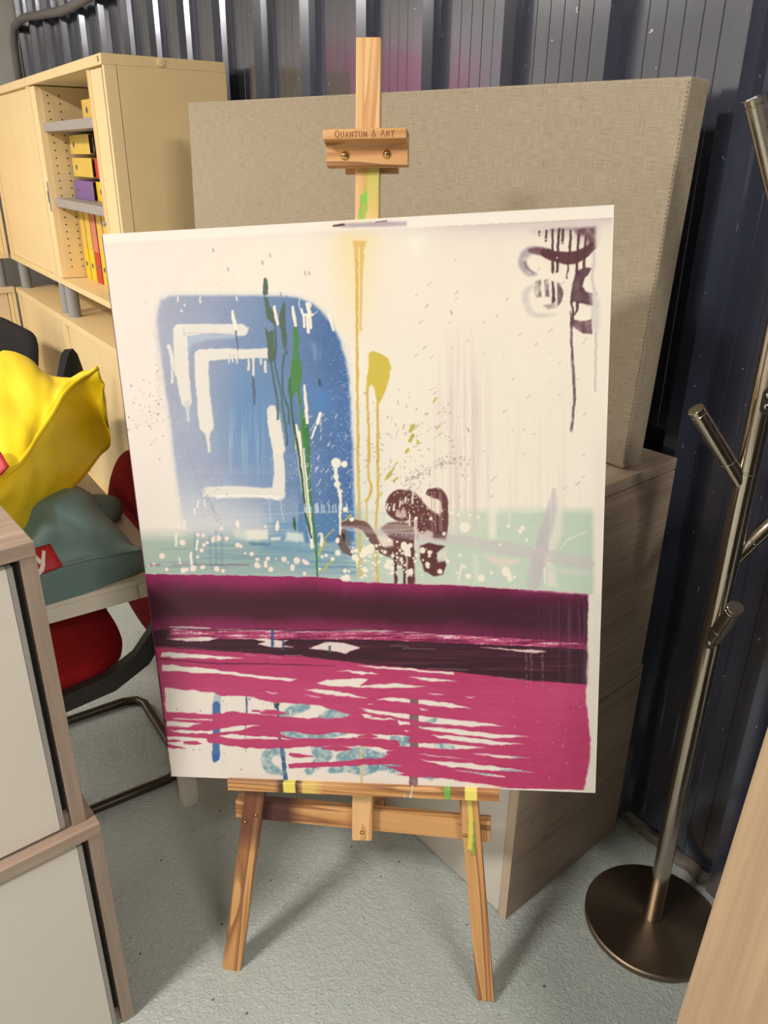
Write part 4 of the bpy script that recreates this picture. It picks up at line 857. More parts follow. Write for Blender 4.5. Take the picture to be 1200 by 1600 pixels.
# tambour door slid almost open, gathered at the right
td = MB()
for k in range(9): td.box(CW - .17 + k * .0145, CW - .17 + k * .0145 + .0128, .002, .016, zb + .03, zb + .85, .002)
td.box(CW - .2, CW - .171, -.004, .02, zb + .03, zb + .85, .004).box(CW - .181, CW - .177, -.009, .0, zb + .03, zb + .85)
dr = td.build('tambour_door', M['cream_edge'], upA)
MB().lathe([(0, 0), (.009, 0), (.010, .004), (.009, .012), (.006, .014), (0, .014)], 16, M=Matrix.Translation((CW - .186, -.004, zb + .335)) @ Matrix.Rotation(R90, 4, 'X')).build('lock_button', M['grey_tube'], dr, True)
lp = MB().box(.096, .108, -.001, .006, zb + .33, zb + .46, .003).build('lock_plate', M['grey_tube'], upA); MB().box(.099, .105, -.003, .001, zb + .37, zb + .42).build('latch_slot', M['hole'], lp)
MB().lathe([(0, 0), (.014, 0), (.014, .003), (.011, .004), (0, .004)], 20, M=Matrix.Translation((CW + .004, .2, zb + .873)) @ Matrix.Rotation(R90, 4, 'Y')).build('cover_cap', M['cream_edge'], upA, True, 40)
lt = MB()                                                                 # two small digits on the top edge near the corner
for x0, pts in ((CW - .042, ((.008, .016), (0, .016), (0, .009), (.008, .009), (.008, 0), (0, 0))), (CW - .03, ((0, 0), (0, .016), (.007, .014), (.008, .003), (0, 0)))):
    for (a, b), (c, d) in zip(pts[:-1], pts[1:]):
        q = Vector((c - a, d - b)); L = q.length; nx, nz = -q.y / L * .0009, q.x / L * .0009
        lt.prism([(x0 + a + nx, b + nz), (x0 + c + nx, d + nz), (x0 + c - nx, d - nz), (x0 + a - nx, b - nz)], 0, .0006, M=Matrix.Translation((0, -.006, zb + .866)) @ Matrix.Rotation(R90, 4, 'X'))
lt.build('size_mark', M['hole'], upA)


def binder(loc, colour, label, lying=False, patch=None, patch_mat=None, group=None):
    """lever arch file: spine towards -y, 8 cm wide, 32 cm tall"""
    t = empty('ring_binder', loc, 0, label, 'binder', group); W, H, Dp = .078, .318, .285
    if lying: t.rotation_euler = (0, R90, 0)                              # local z -> world x, local x -> world -z
    cov = MB().box(-W / 2, W / 2, 0, .003, 0, H, .0012).box(-W / 2, -W / 2 + .003, .003, Dp, 0, H, .001).box(W / 2 - .003, W / 2, .003, Dp, 0, H, .001).build('cover', colour, t)
    MB().box(-W / 2 + .012, W / 2 - .008, .02, Dp - .012, .008, H - .012).build('paper_stack', M['page'], t)
    z = .07
    rg = MB().lathe([(.0095, 0), (.0125, 0), (.0125, .002), (.0095, .002), (.0095, 0)], 20, M=Matrix.Translation((0, 0, z)) @ Matrix.Rotation(R90, 4, 'X')).build('finger_ring', M['grey_tube'], t, True, 40)
    MB().lathe([(0, 0), (.0097, 0), (.0097, .0008), (0, .0008)], 20, M=Matrix.Translation((0, 0, z)) @ Matrix.Rotation(R90, 4, 'X')).build('finger_hole', M['hole'], rg)
    if patch: MB().box(-W / 2 + .002, W / 2 - .002, -.0012, .0005, patch[0], patch[1]).build('spine_label', patch_mat, t)
    return t


pale_red = plain('pale_red_paper', (206, 122, 106), .6)
sx = -4.128; names = ['first yellow binder from the left in the standing row, against the cabinet side', 'yellow binder standing just left of the red binder', 'red binder standing in the row of yellow ones', 'yellow binder standing just right of the red binder', 'yellow binder at the right end of the standing row beside the painting']
for k, nm in enumerate(names):
    red = k == 2
    binder((sx + .047 + k * .096, 1.03, .86 + zb + .0265), M['red_file'] if red else M['yellow_file'], nm, False, (.14, .31), pale_red if red else M['amber_file'], 'binders standing on the cabinet floor')
S1, S2 = .86 + .52 + .037, .86 + .835 + .037
for k, (c, c2, nm) in enumerate(((M['purple_file'], M['yellow_file'], 'purple binder lying at the bottom of the stack on the grey shelf'), (M['amber_file'], M['red_file'], 'yellow binder lying in the middle of the stack, above the purple one'), (M['amber_file'], M['black_gap'], 'yellow binder lying on top of the stack under the upper shelf'))):
    z = S1 + .04 + k * .0935
    binder((-4.105 + .012 * (k == 0), 1.03 - .01 * (k == 0), z), c, nm, True, None, None, 'binders lying on the middle shelf')
    binder((-3.778, 1.035 + .006 * k, z), c2, ['yellow binder lying beside the purple one, half behind the sliding door', 'red binder lying half behind the sliding door edge', 'black binder lying beside the topmost yellow one, behind the sliding door'][k], True, None, None, 'binders lying on the middle shelf')
binder((-3.785, 1.02, S2 + .04), M['amber_file'], 'single yellow binder lying on the uppermost shelf, mostly behind the sliding door', True)

# ================================================================ stacked storage boxes under the linen canvas
WCM = ((-.887, .960), math.radians(6))
def oak_box(loc, rz, w, d, h, label, group=None, mirror=False, slab=.024):
    """front at y = 0 looking to -y, x from -w to 0"""
    t = empty('storage_box', loc, rz, label, 'cabinet', group); T = .022
    MB().box(-w, 0, -.002, d, h - slab, h, .0015).build('top_panel', M['oak_grey_y'], t)
    hh = h - slab - .004
    for x0, x1 in ((-T, 0), (-w, -w + T)): MB().box(x0, x1, 0, d, 0, hh, .001).build('side_panel', M['oak_grey_y'], t)
    for x0, x1 in ((-T, 0), (-w, -w + T)): MB().box(x0, x1, -.0012, -.0001, 0, hh, .0003).build('edge_band', M['oak_band'], t)
    MB().box(-w + T, -T, .012, d - .006, 0, .02).build('bottom_panel', M['oak_grey_x'], t)
    MB().box(-w + T, -T, d - .014, d - .006, .02, hh).build('back_panel', M['oak_grey_x'], t)
    MB().box(-w + T + .003, -T - .003, .002, .02, .003, hh - .004, .0012).build('door', M['door_white'], t)
    return t


wb1 = oak_box((*WCM[0], 0), WCM[1], 1.2, .425, .52, 'lower grey oak box with white front standing on the floor behind the easel')
wb2 = oak_box((WCM[0][0] - .0036, WCM[0][1] + .03, .52), WCM[1], 1.2, .385, .52, 'upper grey oak box carrying the raw linen canvas')

# raw linen canvas standing on the boxes
lt = empty('linen_canvas', (-.9430, 1.2190, 1.0425), math.radians(5.6), 'large raw linen stretched canvas leaning upright on the oak box before the cladding', 'canvas')
lt.rotation_euler = (math.radians(-1.2), math.radians(.9), math.radians(5.6))
LW, LH, LT = 1.775, .688, .060
MB().box(-LW, 0, 0, LT, 0, LH, .004).build('stretched_linen', M['linen'], lt)
sq = MB()
for k in range(96): sq.box(-.0036, -.0022, -.0006, .0005, .012 + k * .007, .0155 + k * .007)
sq.build('seam_stitch_row', plain('seam_thread', (112, 98, 78), .9), lt)['kind'] = 'stuff'

# ================================================================ near left cupboard: two stacked units with white doors
NR = math.radians(5.3)
def near_unit(loc, h, w, d, label):
    """front looks to +x (local), right end at y = 0; the unit runs to -y and back to -x"""
    t = empty('white_door_cupboard', loc, NR, label, 'cabinet'); T = .024
    MB().box(-d, 0, -w, 0, h - .024, h, .0015).build('top_panel', M['oak_near_y'], t)
    for y0, y1 in ((-T, 0), (-w, -w + T)): MB().box(-d, -.003, y0, y1, 0, h - .0255, .001).build('side_panel', M['oak_near_z'], t)
    MB().box(-d, -.02, -w + T, -T, 0, .02).build('bottom_panel', M['oak_near_y'], t)
    MB().box(-d, -d + .01, -w + T, -T, .02, h - .026).build('back_panel', M['oak_near_y'], t)
    MB().box(-.06, -.03, -T - .012, -T, .02, h - .026).build('gap_shade_strip', M['black_gap'], t)  # black strip stands in for the shade inside the door gap
    dr = MB().box(-.022, -.004, -w / 2, -T - .02, .006, h - .034, .001).build('door', M['door_white'], t)
    MB().box(-.022, -.0045, -T - .0198, -T - .011, .006, h - .034, .001).build('door_edge_strip', M['door_edge'], dr)
    MB().box(-.022, -.004, -w + T + .012, -w / 2 - .004, .006, h - .034, .001).build('door', M['door_white'], t)
    return t


near_unit((-1.135, .177, 0), .527, .9, .42, 'lower white-door cupboard with grey oak frame at the left foreground')
u2 = near_unit((-1.135 - .016, .177 - .018, .527), .551, .9, .40, 'upper white-door cupboard stacked on its twin at the left foreground')

# ================================================================ leaning pale oak board at the right foreground
rb = empty('oak_board', (-.3731, .7554, .0), 0, 'tall pale oak board standing at the right edge in front of the coat rack', 'board')
e0 = Vector((-.3731, .7554, 0)); e1 = Vector((-.3864, .8590, .9475)); ax = (e1 - e0).normalized(); sx_ = Vector((.93, .36, 0)); sx_ = (sx_ - ax * sx_.dot(ax)).normalized(); ny = ax.cross(sx_)
rb.matrix_world = Matrix(((sx_.x, ny.x, ax.x, e0.x), (sx_.y, ny.y, ax.y, e0.y), (sx_.z, ny.z, ax.z, e0.z), (0, 0, 0, 1)))
MB().box(.0015, .8, 0, .02, .0, 1.5, .001).build('face_panel', M['oak_pale_z'], rb); MB().box(0, .0015, .0005, .0195, .0, 1.5).build('edge_band', M['oak_pale_z'], rb)

# ================================================================ white desk
DX0, DX1, DY0, DY1, DZ = -2.42, -1.606, -1.1, .508, .72
dk = empty('white_desk', ((DX0 + DX1) / 2, (DY0 + DY1) / 2, 0), 0, 'white office desk with thick edge, bags lying on it, in the left middle', 'desk')
ox, oy = dk.location.x, dk.location.y
MB().box(DX0 - ox, DX1 - ox, DY0 - oy, DY1 - oy, DZ - .012, DZ, .002).build('desktop', M['desk_white'], dk)
for x0, x1, y0, y1, nm in ((DX1 - .03, DX1 - .001, DY0, DY1 - .09, 'apron'), (DX1 - .03, DX1 - .001, DY1 - .0885, DY1 - .001, 'apron'), (DX0 + .001, DX0 + .03, DY0, DY1 - .001, 'apron')):
    MB().box(x0 - ox, x1 - ox, y0 - oy, y1 - oy, DZ - .048, DZ - .0125, .001).build(nm, M['desk_white'], dk)
MB().box(DX0 + .031 - ox, DX1 - .031 - ox, DY1 - .03 - oy, DY1 - .001 - oy, DZ - .048, DZ - .0125, .001).build('apron', M['desk_white'], dk)
for x in (DX0 + .03, DX1 - .032):
    for y in (DY0 + .03, DY1 - .02):
        mb = MB(); a, b = .026, .019
        V = [mb.bm.verts.new((x - ox + sx * s, y - oy + sy * s, z)) for z, s in ((0, b), (DZ - .048, a)) for sx, sy in ((-1, -1), (1, -1), (1, 1), (-1, 1))]
        mb.bm.faces.new(V[:4][::-1]); mb.bm.faces.new(V[4:])
        for k in range(4): mb.bm.faces.new((V[k], V[(k + 1) % 4], V[4 + (k + 1) % 4], V[4 + k]))
        mb.build('leg', M['desk_white'], dk)

# ================================================================ cantilever chairs
def pad(mb, W, D, T, cx, M_=None, n=14, power=3.2):
    """upholstered slab with rounded outline and crowned faces, in x-y, thickness along z"""
    rings = []
    for zz, sh in ((-T / 2, .90), (-T / 2 * .6, .985), (0, 1), (T / 2 * .6, .985), (T / 2 * .92, .93), (T / 2 * 1.1, .7), (T / 2 * 1.18, .35)):
        ring = []
        for k in range(4 * n):
            a = 2 * math.pi * k / (4 * n); c, s = math.cos(a), math.sin(a)
            r = (abs(c) ** power + abs(s) ** power) ** (-1 / power)
            p = Vector((cx + W / 2 * r * c * sh, D / 2 * r * s * sh, zz)); ring.append(mb.bm.verts.new(M_ @ p if M_ is not None else p))
        rings.append(ring)
    N = 4 * n
    for A, B in zip(rings[:-1], rings[1:]):
        for k in range(N): mb.bm.faces.new((A[k], A[(k + 1) % N], B[(k + 1) % N], B[k]))
    mb.bm.faces.new(rings[0][::-1]); mb.bm.faces.new(rings[-1]); return mb


def cantilever_chair(loc, rz, label, cloth, group=None, bw=.78, bh=.50, bp=2.2, bz=.625):
    """local: the sitter looks to -y; back at +y; seat 45 cm high"""
    t = empty('cantilever_chair', loc, rz, label, 'chair', group)
    pad(MB(), .47, .44, .06, 0, Matrix.Translation((0, -.02, .44))).build('seat', M[cloth], t, True, 50)
    B = Matrix.Translation((0, .345, bz)) @ Matrix.Rotation(math.radians(-10), 4, 'X') @ Matrix.Rotation(R90, 4, 'X')
    pad(MB(), bw, bh, .06, 0, B, power=bp).build('backrest', M[cloth], t, True, 50)
    sh = MB()
    for sx in (-1, 1):                                                    # flat side bands sweeping from the seat up to the back
        path = [(-.28, .425), (-.15, .405), (0, .405), (.12, .42), (.2, .46), (.25, .52), (.29, .60), (.305, .66)]; hw = [.014, .02, .023, .024, .024, .022, .02, .014]
        L = []
        for i, (y, z) in enumerate(path):
            a = path[max(i - 1, 0)]; b = path[min(i + 1, len(path) - 1)]; d = Vector((b[0] - a[0], b[1] - a[1])).normalized(); n_ = Vector((-d.y, d.x)) * hw[i]
            L.append([(y + n_.x, z + n_.y), (y - n_.x, z - n_.y)])
        x0, x1 = sx * .236, sx * .262
        sh.grid([[(x0, *a), (x1, *a), (x1, *b), (x0, *b), (x0, *a)] for a, b in L])
    sh.box(-.236, .236, -.18, .14, .395, .41)
    sh.build('seat_shell', M['black_plastic'], t, True, 40)
    r = .013; p = []
    p1 = [(-.205, -.12, .40), (-.205, -.26, .38), (-.205, -.31, .33), (-.205, -.31, .12), (-.205, -.3, .05), (-.205, -.26, r), (-.205, .1, r), (-.205, .24, r), (-.19, .28, r), (-.16, .295, r)]
    q = [(-x, y, z) for x, y, z in p1[::-1]]
    MB().tube(p1 + q, r, 12).build('sled_base', M['dark_tube'], t, True)
    return t


cantilever_chair((-1.94, .225, 0), 0, 'red upholstered cantilever chair pushed under the white desk', 'red_cloth')
cantilever_chair((-4.60, .36, 0), math.radians(6), 'black chair with straight back behind the yellow bag, before the cream cabinets', 'black_cloth', None, .74, .40, 7, .58)
# small tub chair: half round shell rising towards its front tips
tb = empty('tub_chair', (-3.46, .53, 0), 0, 'black tub chair with curved rim peeking up behind the yellow bag', 'chair')
mb = MB(); rows = []; R0, R1 = .30, .265
for k in range(33):
    a = math.radians(-25 + 230 * k / 32); c, s = math.cos(a), math.sin(a); top = .62 + .27 * max(0, math.cos(a - math.radians(45))) ** 10 + .02 * math.sin(a)
    rows.append([(R0 * c, R0 * s * .85, .40), (R0 * 1.03 * c, R0 * .88 * s, top - .02), (R0 * 1.01 * c, R0 * .87 * s, top), (R1 * c, R1 * s * .85, top - .005), (R1 * .96 * c, R1 * .82 * s, .42), (R0 * c, R0 * s * .85, .40)])
mb.grid(rows)
mb.build('shell', M['black_cloth'], tb, True, 60)
pad(MB(), .50, .46, .08, 0, Matrix.Translation((0, -.01, .42))).build('seat', M['black_cloth'], tb, True, 50)
MB().lathe([(0, 0), (.22, 0), (.22, .012), (.03, .03), (.025, .38), (.05, .40), (0, .40)], 32).build('pedestal', M['dark_tube'], tb, True, 40)


# ================================================================ nylon bags on the desk
def upsample(rows, k=5):
    P = np.array(rows, float)
    def cr(A):
        Q = np.concatenate([2 * A[:1] - A[1:2], A, 2 * A[-1:] - A[-2:-1]]); out = []
        for i in range(1, len(Q) - 2):
            for t in np.arange(k) / k:
                out.append(.5 * (2 * Q[i] + (Q[i + 1] - Q[i - 1]) * t + (2 * Q[i - 1] - 5 * Q[i] + 4 * Q[i + 1] - Q[i + 2]) * t * t + (3 * Q[i] - Q[i - 1] - 3 * Q[i + 1] + Q[i + 2]) * t ** 3))
        out.append(A[-1]); return np.array(out)
    P = cr(P); return cr(P.transpose(1, 0, 2)).transpose(1, 0, 2)


TEAL = [
    [(-1.594, 0.192, 0.724), (-1.599, 0.232, 0.724), (-1.602, 0.272, 0.724), (-1.608, 0.314, 0.724), (-1.619, 0.360, 0.724), (-1.628, 0.406, 0.724), (-1.641, 0.449, 0.724)],
    [(-1.594, 0.196, 0.795), (-1.592, 0.234, 0.800), (-1.595, 0.270, 0.800), (-1.596, 0.308, 0.800), (-1.596, 0.346, 0.798), (-1.611, 0.387, 0.790), (-1.654, 0.458, 0.765)],
    [(-1.623, 0.201, 0.820), (-1.615, 0.241, 0.830), (-1.607, 0.279, 0.835), (-1.607, 0.319, 0.835), (-1.623, 0.360, 0.825), (-1.645, 0.399, 0.805), (-1.665, 0.444, 0.775)],
    [(-1.654, 0.207, 0.850), (-1.636, 0.246, 0.865), (-1.618, 0.282, 0.875), (-1.623, 0.323, 0.870), (-1.642, 0.358, 0.855), (-1.673, 0.395, 0.830), (-1.704, 0.432, 0.790)],
    [(-1.704, 0.217, 0.880), (-1.666, 0.251, 0.900), (-1.642, 0.283, 0.910), (-1.654, 0.319, 0.900), (-1.678, 0.352, 0.880), (-1.712, 0.383, 0.850), (-1.785, 0.424, 0.800)],
    [(-1.746, 0.226, 0.900), (-1.716, 0.261, 0.915), (-1.706, 0.294, 0.920), (-1.717, 0.326, 0.915), (-1.752, 0.359, 0.890), (-1.800, 0.388, 0.855), (-1.874, 0.420, 0.810)],
    [(-1.980, 0.259, 0.840), (-1.957, 0.303, 0.850), (-1.957, 0.342, 0.850), (-1.945, 0.370, 0.850), (-1.963, 0.400, 0.830), (-1.992, 0.426, 0.800), (-2.016, 0.447, 0.770)]]
YEL = [
    [(-1.657, 0.176, 0.860), (-1.700, 0.231, 0.860), (-1.785, 0.305, 0.870), (-1.871, 0.386, 0.880), (-1.962, 0.460, 0.900), (-1.948, 0.489, 0.940), (-1.927, 0.478, 1.060)],
    [(-1.613, 0.176, 0.940), (-1.667, 0.229, 0.940), (-1.754, 0.297, 0.950), (-1.870, 0.374, 0.960), (-1.968, 0.441, 0.980), (-1.969, 0.479, 1.020), (-1.944, 0.487, 1.090)],
    [(-1.627, 0.183, 1.000), (-1.660, 0.226, 1.020), (-1.729, 0.278, 1.040), (-1.839, 0.341, 1.060), (-1.925, 0.390, 1.080), (-1.971, 0.441, 1.100), (-1.958, 0.490, 1.120)],
    [(-1.838, 0.174, 1.030), (-1.910, 0.242, 1.050), (-1.973, 0.306, 1.070), (-2.032, 0.359, 1.080), (-2.056, 0.402, 1.070), (-2.043, 0.445, 1.085), (-2.017, 0.497, 1.105)],
    [(-2.281, 0.194, 1.020), (-2.490, 0.292, 1.040), (-2.644, 0.381, 1.050), (-2.579, 0.425, 1.030), (-2.435, 0.453, 1.010), (-2.222, 0.465, 1.030), (-2.098, 0.505, 1.080)],
    [(-2.518, 0.223, 0.920), (-2.624, 0.309, 0.920), (-2.750, 0.384, 0.900), (-2.709, 0.440, 0.880), (-2.525, 0.464, 0.880), (-2.352, 0.492, 0.920), (-2.117, 0.511, 1.030)],
    [(-2.064, 0.203, 0.840), (-2.182, 0.269, 0.840), (-2.255, 0.340, 0.840), (-2.334, 0.418, 0.840), (-2.357, 0.490, 0.860), (-2.231, 0.510, 0.920), (-1.965, 0.484, 1.050)]]


def wrinkle(P, seed, amp, hold=()):
    rng = np.random.default_rng(seed); n, m, _ = P.shape; W = np.zeros((n, m)); j, i = np.meshgrid(np.arange(m) / m, np.arange(n) / n)
    for _ in range(9):
        a = rng.uniform(-1.2, 1.2); f = rng.uniform(2.5, 7); ph = rng.uniform(0, 6.28); W += (1 - np.abs(np.sin((i * math.cos(a) + j * math.sin(a)) * f * 3.14 / 2 + ph))) ** 2 * rng.uniform(.3, 1)
    W = (W - W.mean()) * amp; W *= np.clip(np.minimum(i * 6, 1), 0, 1)
    N = np.cross(np.gradient(P, axis=0), np.gradient(P, axis=1)); N /= np.linalg.norm(N, axis=2, keepdims=True) + 1e-9
    return P + N * W[..., None]


tb_ = empty('teal_bag', (-1.75, .33, .72), 0, 'teal nylon beanbag with red label lying on the white desk', 'bag')
P = upsample(TEAL, 6); P = P - np.array((-1.75, .33, .72))
# carry the bag on to the left, behind the cupboard, and close it down to the desk top
first = P[:, :1] + np.array((.01, -.16, -.01)); P = np.concatenate([first, P], 1); P[:, 0, 2] = np.maximum(P[:, 0, 2] * .8, .004)
P = wrinkle(P, 3, .0015); P[..., 2] = np.maximum(P[..., 2], .004)
skirt = P[-1:].copy(); skirt[..., 2] = .004; skirt[..., 0] -= .03; P = np.concatenate([P, skirt]); base = P[:1].copy(); base[..., 2] = .003; P = np.concatenate([base, P])
mb = MB(); mb.grid([[tuple(q) for q in r] for r in P])
for col in (0, -1):                                                       # close both ends
    c = [Vector(q) for q in P[:, col]]; f = [mb.bm.verts.new(q) for q in c]; g = [mb.bm.verts.new((q.x, q.y, .003)) for q in c]
    for a in range(len(f) - 1): mb.bm.faces.new((f[a], f[a + 1], g[a + 1], g[a]))
bmesh.ops.remove_doubles(mb.bm, verts=mb.bm.verts[:], dist=.0004)
mb.build('bag_body', M['teal_bag'], tb_, True)
hem = [tuple(q) for q in P[8, 1:]]; MB().tube([(x + .002, y, z + .001) for x, y, z in hem], .0035, 8).build('hem_seam', M['teal_bag'], tb_, True)
# back corner lump of the same bag
lump = MB(); lump.lathe([(0, 0), (.06, .0), (.07, .015), (.066, .04), (.04, .055), (0, .06)], 24, (-.235, .105, .004)); lump.build('back_corner', M['teal_bag'], tb_, True)
# red label with its last letter showing
q00, q10, q01, q11 = (Vector(v) - Vector((-1.75, .33, .72)) for v in ((-1.637, .228, .835), (-1.630, .258, .840), (-1.583, .219, .798), (-1.587, .268, .803)))
nl = (q10 - q00).cross(q01 - q00).normalized()
if nl.x < 0: nl = -nl
def lab(u, v, h=0.0): return q00 * (1 - u) * (1 - v) + q10 * u * (1 - v) + q01 * (1 - u) * v + q11 * u * v + nl * (.012 + h + .006 * math.sin(v * 3.1))
mb = MB(); N = 8
mb.grid([[lab(-1.6 + 2.6 * i / N, j / N) for i in range(N + 1)] for j in range(N + 1)]); lb = mb.build('sewn_label', M['red_label'], tb_, True)
mod = lb.modifiers.new('thickness', 'SOLIDIFY'); mod.thickness = .003; mod.offset = 0
def ribbon(mb, pts, w, f):
    for (a, b), (c, d) in zip(pts[:-1], pts[1:]):
        L = math.hypot(c - a, d - b); nx, ny = -(d - b) / L * w, (c - a) / L * w
        top = [f(a + nx, b + ny, .0035), f(c + nx, d + ny, .0035), f(c - nx, d - ny, .0035), f(a - nx, b - ny, .0035)]; bot = [f(a + nx, b + ny, .001), f(c + nx, d + ny, .001), f(c - nx, d - ny, .001), f(a - nx, b - ny, .001)]
        V = [mb.bm.verts.new(q) for q in top + bot]; mb.bm.faces.new(V[:4]); mb.bm.faces.new(V[4:][::-1])
        for k in range(4): mb.bm.faces.new((V[k], V[(k + 1) % 4], V[4 + (k + 1) % 4], V[4 + k]))
mb = MB(); ribbon(mb, [(-.10, .30), (.20, .66)], .085, lab); ribbon(mb, [(.50, .26), (.32, .62), (.24, .80), (.10, .93), (-.10, .94)], .085, lab)
mb.build('letter', M['white_thread'], lb)

yb = empty('yellow_bag', (-1.95, .35, .80), 0, 'big bright yellow nylon beanbag slumped over the teal bag and desk', 'bag')
O = np.array((-1.95, .35, .80)); P = upsample(YEL, 6) - O; P = wrinkle(P, 11, .011)
left = P[:, :1] + np.array((.02, -.22, -.02)); P = np.concatenate([left, P], 1)
P = np.concatenate([P, P[:1]], 0)
mb = MB(); mb.grid([[tuple(q) for q in r] for r in P])
for c in (0, -1):
    f = [mb.bm.verts.new(tuple(q)) for q in P[:-1, c]]; mb.bm.faces.new(f)
bmesh.ops.remove_doubles(mb.bm, verts=mb.bm.verts[:], dist=.0004)
mb.build('bag_body', M['yellow_bag'], yb, True)
seam = [tuple(q) for q in P[12, :]]; MB().tube([(x + .004, y - .002, z + .002) for x, y, z in seam], .005, 8).build('hem_seam', M['yellow_bag'], yb, True)
RT = [[(-1.702, 0.169, 1.050), (-1.703, 0.205, 1.050), (-1.604, 0.210, 1.035)], [(-1.601, 0.144, 1.000), (-1.591, 0.172, 1.008), (-1.607, 0.185, 1.012)]]
mb = MB(); R = upsample(RT, 4) - O + np.array((.02, -.012, .016)); mb.grid([[tuple(q) for q in r] for r in R]); rl = mb.build('sewn_label', M['red_label'], yb, True)
md = rl.modifiers.new('thickness', 'SOLIDIFY'); md.thickness = .004

# ================================================================ easel
EF = Vector((-.9384, .5876, 0)); ex = Vector((.6623, .7492, 0)).normalized(); nrm = Vector((.7407, -.6547, .1509)).normalized(); ey = nrm.cross(ex).normalized(); nrm = ex.cross(ey)
EM = Matrix(((ex.x, ey.x, nrm.x, EF.x), (ex.y, ey.y, nrm.y, EF.y), (ex.z, ey.z, nrm.z, EF.z), (0, 0, 0, 1)))
es = empty('wooden_easel', label='oiled pine studio easel with paint-stained ledge holding the abstract painting', cat='easel'); es.matrix_world = EM


def daubed(o, fn=None):
    """fills the 'Paint' attribute: fn(x, y) -> (rgb 0..255, alpha) in local coordinates"""
    me = o.data; at = me.color_attributes.new('Paint', 'FLOAT_COLOR', 'POINT'); d = np.zeros((len(me.vertices), 4), np.float32)
    if fn:
        for i, v in enumerate(me.vertices):
            q = fn(v.co.x, v.co.y)
            if q: d[i, :3] = srgb(*q[0])[:3]; d[i, 3] = q[1]
    at.data.foreach_set('color', d.ravel()); return o


def board(name, quad, z0, z1, m, parent, fn=None, nu=2, nv=2, rnd=0.0):
    """flat timber: quad = four corners (x, y) lower-left, lower-right, upper-right, upper-left, in the easel plane; front at z1"""
    a, b, c, d = (Vector(q) for q in quad); mb = MB(); G = []
    for j in range(nv + 1):
        t = j / nv; G.append([mb.bm.verts.new(((a * (1 - s) + b * s) * (1 - t) + (d * (1 - s) + c * s) * t).to_3d() + Vector((0, 0, z1))) for s in [i / nu for i in range(nu + 1)]])
    for j in range(nv):
        for i in range(nu): mb.bm.faces.new((G[j][i], G[j][i + 1], G[j + 1][i + 1], G[j + 1][i]))
    rim = G[0] + [r[-1] for r in G[1:]] + G[-1][-2::-1] + [r[0] for r in G[-2:0:-1]]
    bk = [mb.bm.verts.new((v.co.x, v.co.y, z0)) for v in rim]; n = len(rim)
    for k in range(n): mb.bm.faces.new((rim[k], rim[(k + 1) % n], bk[(k + 1) % n], bk[k]))
    mb.bm.faces.new(bk[::-1]); o = mb.build(name, m, parent); daubed(o, fn)
    bv = o.modifiers.new('edge', 'BEVEL'); bv.width = .0022; bv.segments = 2; bv.limit_method = 'ANGLE'; bv.angle_limit = math.radians(40)
    return o


def step(e0, e1, x): return min(1, max(0, (x - e0) / (e1 - e0)))
def screw(x, y, z, parent, r=.0065):
    o = MB().lathe([(0, .0045), (r * .6, .0038), (r, .0015), (r * 1.02, 0), (0, 0)], 20, (x, y, z)).build('screw', M['brass'], parent, True)
    MB().box(x - r * .75, x + r * .75, y - r * .12, y + r * .12, z + .0032, z + .0048).build('screw_slot', M['hole'], o)


# front legs reach from the foot up behind the picture to the head block
def leg_paint_l(x, y):
    a = step(.31, .34, y)
    return ((92, 46, 38), a * .72) if a > 0 else None
def leg_paint_r(x, y):
    c = .2075 + .006 * (.49 - y) / .1
    if abs(x - c + .006 * math.sin(y * 40) * .3) < .0045 and .37 < y < .53: return ((222, 202, 90), .95)
    if abs(x - c - .006) < .004 and .36 < y < .44: return ((118, 170, 70), .9)
board('front_leg', [(-.2966, -.0035), (-.2563, -.0035), (-.072, 1.42), (-.112, 1.42)], -.022, 0, M['pine_left'], es, leg_paint_l, 3, 60)
board('front_leg', [(.2523, .0075), (.2871, .0085), (.099, 1.42), (.060, 1.42)], -.022, 0, M['pine_right'], es, leg_paint_r, 14, 150)
for x, y in ((-.238, .379), (-.216, .398), (.203, .404)): screw(x, y, 0, es, .0036)
# crossbar between the legs (rear layer)
def cb_paint(x, y):
    a = step(-.245, -.225, x) * (1 - step(-.155, -.12, x)); return ((66, 28, 32), .95 * a) if a > 0 else None
board('crossbar', [(-.266, .3685), (.2545, .3765), (.2525, .4235), (-.2655, .4115)], -.045, -.0225, M['pine_x'], es, cb_paint, 90, 2)
# mast
def mast_paint(x, y):
    a = (1 - step(1.595, 1.615, y)) * step(1.50, 1.60, y)
    if y < 1.57 and abs(x + .026 + (1.57 - y) * .09) < .0032: return ((110, 184, 74), .9)
    if y < 1.575 and y > 1.51 and abs(x + .0215) < .0022: return ((110, 184, 74), .85)
    a *= .75 * step(-.030, -.018, x); return ((176, 186, 74), a) if a > 0 else None
board('mast', [(-.0195, .362), (.0205, .366), (-.0045, 1.789), (-.0425, 1.789)], -.020, 0, M['pine_mast'], es, mast_paint, 16, 300)
screw(.0, .385, 0, es, .0036)
# rear leg hinged at the head block
rl0, rl1 = EM.inverted() @ Vector((-1.325, .893, .0)), Vector((-.012, 1.40, -.047))
d = (rl1 - rl0); zax = d.normalized(); xax = Vector((1, 0, 0)); xax = (xax - zax * xax.dot(zax)).normalized(); yax = zax.cross(xax)
o = MB().box(-.022, .022, -.011, .011, 0, d.length, .002).build('rear_leg', M['pine_y'], es); daubed(o)
o.matrix_local = Matrix(((xax.x, yax.x, zax.x, rl0.x), (xax.y, yax.y, zax.y, rl0.y), (xax.z, yax.z, zax.z, rl0.z), (0, 0, 0, 1)))
board('head_block', [(-.13, 1.38), (.12, 1.38), (.11, 1.45), (-.12, 1.45)], -.045, -.0225, M['pine_x'], es)
